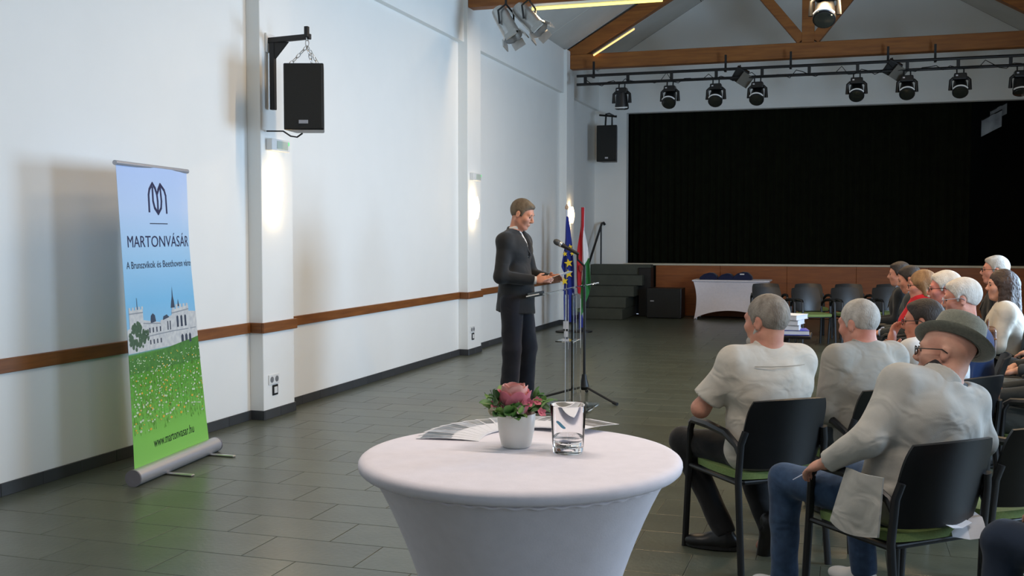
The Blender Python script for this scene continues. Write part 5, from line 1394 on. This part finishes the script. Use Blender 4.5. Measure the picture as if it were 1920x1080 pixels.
# pen in his hand
pn_ = thing('pen', 'thin pale pen in the hand of the man with the hat', 'pen', (0, 0, 0))
w0 = Matrix.Rotation(R(42), 4, 'Z') @ Vector(HJ['wrL'] + V3(0.02, 0.10, -0.05)); w0 = w0 + Vector((0.21, 4.35, 0))
pn_.location = w0
MB().tube([(-0.075, 0.02, -0.05), (-0.02, 0.005, -0.013), (0.05, -0.01, 0.035)], [0.002, 0.004, 0.004], 8).build('barrel', mat('pale_blue_pen', (190, 200, 226), 0.4), pn_, True)
MB().tube([(0.02, -0.004, 0.022), (0.05, -0.008, 0.042)], 0.0015, 6).build('clip', M['chrome'], pn_, True)
# papers on his chair
for k, (x, y, a, lb) in enumerate(((0.06, -0.16, 12, 'folded white paper lying on the seat behind the hat wearing man, left piece'), (0.16, -0.17, -28, 'folded white paper hanging off the seat behind the hat wearing man, right piece'))):
    t = thing('folded_paper', lb, 'paper', (0, 0, 0), 0, 'papers on the seat of the hat wearing man')
    c = Matrix.Rotation(R(42), 4, 'Z') @ Vector((x, y, 0.474)) + Vector((0.21, 4.35, 0)); t.location = c; t.rotation_euler = (0, 0, R(42 + a))
    MB().sheet(lambda u, v: ((u - .5) * 0.13, -0.09 + 0.16 * v, 0.004 + 0.02 * abs(u - .5) - 0.14 * max(0, 0.35 - v) * (k + .25)), 8, 8, 0.001).build('sheet', M['paper'], t)

# man with glasses, chin on hand
J = seated(lean=0.22, headrot=(26, -4, 0), py=-0.05, sc=0.93, hz=-0.045, hy=0.01, elL=(-0.20, 0.30, 0.70), wrL=(-0.10, 0.24, 0.93), hdL=(0.55, 0.2, 1), hnL=(0.3, -1, 0.2), htL=(0.8, 0.4, 0.3), curlL=0.35, wrR=(0.08, 0.32, 0.62))
person('person', 'dark-haired man with glasses in a white shirt resting his chin on his hand', (0.50, 6.26), 50, J,
       dict(style='shirt', top=shirt_white, trousers=tr_slate, shoes=blackshoe, hair=H_brown, brow=H_brown, eye=EYE, hairth=0.008, glasses=BK, wide=1.08, fat=0.01, skin=((214, 150, 124), (196, 124, 100))), h=0.009)

# right hand rows, facing -x
def sit(hx_, hy_, face, label, look, clabel, grp=G2, h=0.011, **kw):
    hl = seated(**kw)['head']; a_ = R(face)      # (hx_, hy_) is where the head is
    x = hx_ - (hl[0] * math.cos(a_) - hl[1] * math.sin(a_)); y = hy_ - (hl[0] * math.sin(a_) + hl[1] * math.cos(a_))
    chair(x, y, face, clabel, grp)
    return person('person', label, (x, y), face, seated(**kw), look, h)
sit(0.71, 7.24, 84, 'white-haired man with glasses in a blue suit, in profile', dict(style='jacket', top=suit_blue, shirt=shirt_white, trousers=tr_slate, shoes=blackshoe, hair=H_white, brow=H_white, eye=EYE, glasses=M['alu'], hairth=0.009, wide=1.08, fat=0.02, hs=1.05, skin=((228, 166, 142), (208, 136, 116))),
    'black chair under the white-haired man in the blue suit', lean=0.05, headrot=(0, -8, 0), h=0.009, py=-0.08, hz=-0.01)
sit(0.70, 8.35, 88, 'white-haired man with a white moustache and glasses, in profile', dict(style='jacket', top=suit_black, shirt=shirt_white, trousers=tr_black, shoes=blackshoe, hair=H_white, brow=H_white, eye=EYE, glasses=BK, moustache=H_white, hairth=0.010, wide=1.05, fat=0.02, hs=1.05, skin=((230, 156, 138), (212, 128, 112))),
    'black chair under the man with the white moustache', lean=0.05, headrot=(0, -4, 0), h=0.009, py=-0.08, hz=0.0)
sit(0.605, 9.30, 86, 'woman with light hair, glasses and a red scarf', dict(style='jacket', top=suit_black, shirt=mat('dark_blouse', (30, 26, 28), 0.8), trousers=tr_black, shoes=blackshoe, hair=H_blond, brow=H_blond, eye=EYE, glasses=BK, hairstyle='bob', scarf=cloth('red_scarf_cloth', (196, 26, 40), 0.8, fold=0.6), skin=((226, 160, 138), (208, 136, 114)), wide=0.95),
    'black chair under the woman with the red scarf', lean=0.05, headrot=(0, -4, 0), py=-0.08, hz=-0.02)
sit(0.57, 10.40, 84, 'dark-haired man in a grey suit and blue shirt leaning forward', dict(style='jacket', top=suit_grey, shirt=shirt_blue, trousers=tr_slate, shoes=blackshoe, hair=H_brown, brow=H_brown, eye=EYE, hairth=0.007, skin=((212, 152, 126), (194, 126, 102))),
    'black chair under the man in the grey suit', lean=0.10, headrot=(0, -16, 0), py=-0.08, hz=-0.01)
sit(0.53, 11.50, 86, 'dark-haired man in a dark suit at the far end of the row', dict(style='jacket', top=suit_black, shirt=shirt_blue, trousers=tr_black, shoes=blackshoe, hair=H_brown, brow=H_brown, eye=EYE, hairth=0.007, skin=((216, 158, 132), (198, 130, 106))),
    'black chair under the dark-suited man at the far end of the row', lean=0.04, headrot=(0, -6, 0), py=-0.08)
sit(1.30, 10.45, 86, 'grey-haired man with glasses in a dark suit in the back row', dict(style='jacket', top=suit_black, shirt=shirt_white, trousers=tr_black, shoes=blackshoe, hair=H_silver, brow=H_grey, eye=EYE, glasses=BK, hairth=0.009, wide=1.06, hs=1.05, skin=((220, 156, 132), (202, 130, 108))),
    'black chair under the grey-haired man in the back row', lean=-0.02, headrot=(4, 0, 0), sc=1.12, py=-0.10, hz=0.02, knee_y=0.30, foot_y=0.28)
sit(1.19, 9.18, 84, 'woman with long brown hair in a white jacket in the back row', dict(style='jacket', top=cloth('cream_white_jacket_cloth', (214, 206, 190), 0.8, fold=0.4), shirt=mat('patterned_blouse', (226, 222, 206), 0.8, (60, 60, 50), scale=26), trousers=tr_black, shoes=blackshoe, hair=mat('long_brown_hair', (72, 52, 40), 0.5, (48, 34, 26), scale=30, stretch=(1, 1, .2), bump=0.5, bscale=160), brow=H_brown, eye=EYE, hairstyle='long', skin=((226, 172, 148), (208, 146, 122)), wide=0.90),
    'black chair under the woman in the white jacket', lean=-0.02, headrot=(10, -2, 0), py=-0.08, hz=-0.005, knee_y=0.28, foot_y=0.26)
# people cut by the right edge of the photo
sit(1.66, 8.52, 88, 'person in slate trousers at the right edge, knees showing', dict(style='shirt', top=suit_dark, trousers=tr_slate, shoes=blackshoe, hair=H_brown, brow=H_brown, eye=EYE), 'black chair with arms and green seat under the person in slate trousers', lean=0.0, knL=(-0.16, 0.44, 0.60), anL=(-0.10, 0.44, 0.16), wrL=(-0.10, 0.28, 0.72), h=0.012)
sit(1.42, 7.78, 88, 'person in grey trousers at the right edge, knees showing', dict(style='shirt', top=suit_grey, trousers=tr_grey, shoes=blackshoe, hair=H_grey, brow=H_grey, eye=EYE), 'black chair under the person in grey trousers', lean=0.0, knL=(-0.17, 0.44, 0.54), h=0.012)
sit(1.16, 6.52, 84, 'person in dark grey trousers at the right edge behind the hat', dict(style='shirt', top=suit_grey, trousers=cloth('dark_grey_trouser_cloth', (70, 74, 72), 0.85, fold=0.4), shoes=blackshoe, hair=H_grey, brow=H_grey, eye=EYE), 'black chair at the right edge under the person in dark grey trousers', lean=0.0, knL=(-0.17, 0.44, 0.54), h=0.012)
sit(0.98, 3.70, 50, 'person in dark blue jeans at the bottom right corner, one knee showing', dict(style='shirt', top=suit_dark, trousers=cloth('dark_denim', (36, 48, 66), 0.9, fold=0.4), shoes=blackshoe, hair=H_brown, brow=H_brown, eye=EYE), 'black chair beyond the bottom right corner', G1, 0.012, lean=0.0)

# empty chairs along the stage, facing the room
EC = [(-0.98, 15.45, 205, 'empty chair at the left of the nearer row by the white table'), (-0.44, 15.55, 205, 'empty chair with green seat, second from the left in the nearer row'), (0.10, 15.7, 203, 'empty chair with green seat, third from the left in the nearer row'), (0.66, 15.9, 200, 'empty chair at the right of the nearer row, behind the cropped-haired man'),
      (-1.12, 16.7, 195, 'empty chair at the left of the farther row by the stage'), (-0.48, 16.8, 195, 'empty chair, second from the left in the farther row by the stage'), (0.12, 16.9, 195, 'empty chair, third from the left in the farther row by the stage'), (0.72, 17.0, 192, 'empty chair at the right of the farther row by the stage')]
for x, y, f_, lb in EC: chair(x, y, f_, lb, G3)

# low side table with a stack of white booklets, behind the head of the man in white
st_ = thing('side_table', 'low dark side table behind the man in the white shirt', 'table', (-0.38, 7.35, 0))
MB().box((0, 0, 0.885), (0.34, 0.32, 0.02)).build('table_top', M['black_plastic'], st_, bevel=0.004, seg=1)
MB().tube([(0, 0, 0.02), (0, 0, 0.88)], 0.02, 10).build('post', M['black'], st_, True)
MB().lathe([(0.16, 0), (0.16, 0.015), (0.03, 0.03)], 24).build('base', M['black'], st_, True)
for k in range(4):
    t = thing('booklet', ('blue-edged white booklet at the bottom of the small stack' if k == 0 else ['white booklet, second from the bottom of the small stack', 'white booklet, third from the bottom of the small stack', 'white booklet on top of the small stack'][k - 1]), 'booklet', (-0.36 + 0.01 * k - (0.03 if k else 0), 7.32, 0.897 + 0.034 * k), R(8 - 9 * k), 'white booklets on the side table')
    w = 0.25 if k == 0 else 0.19
    MB().box((0, 0, 0.016), (w, 0.20, 0.026)).build('pages', M['paper'], t, bevel=0.002, seg=1)
    for z in (0.0015, 0.0305): MB().box((0, 0, z), (w + 0.006, 0.206, 0.003)).build('cover', M['paper'] if k else mat('blue_cover', (70, 80, 190), 0.5), t)
# brown leather bag on the lap of the woman in the white jacket
t = thing('handbag', 'brown leather bag on the lap of the woman in the white jacket', 'bag', (1.06, 8.86, 0.62), R(84))
lea = mat('brown_leather', (104, 66, 38), 0.5, (84, 50, 28), scale=20, bump=0.1, bscale=150)
MB().box((0, 0, 0.12), (0.34, 0.12, 0.22)).build('body', lea, t, bevel=0.02)
MB().box((0, -0.0, 0.155), (0.348, 0.128, 0.012)).build('seam_strip', mat('tan_leather', (150, 104, 64), 0.5), t, bevel=0.003, seg=1)
MB().tube([(-0.10, 0, 0.22), (-0.08, 0, 0.28), (0.08, 0, 0.28), (0.10, 0, 0.22)], 0.008, 8).build('handle', lea, t, True)
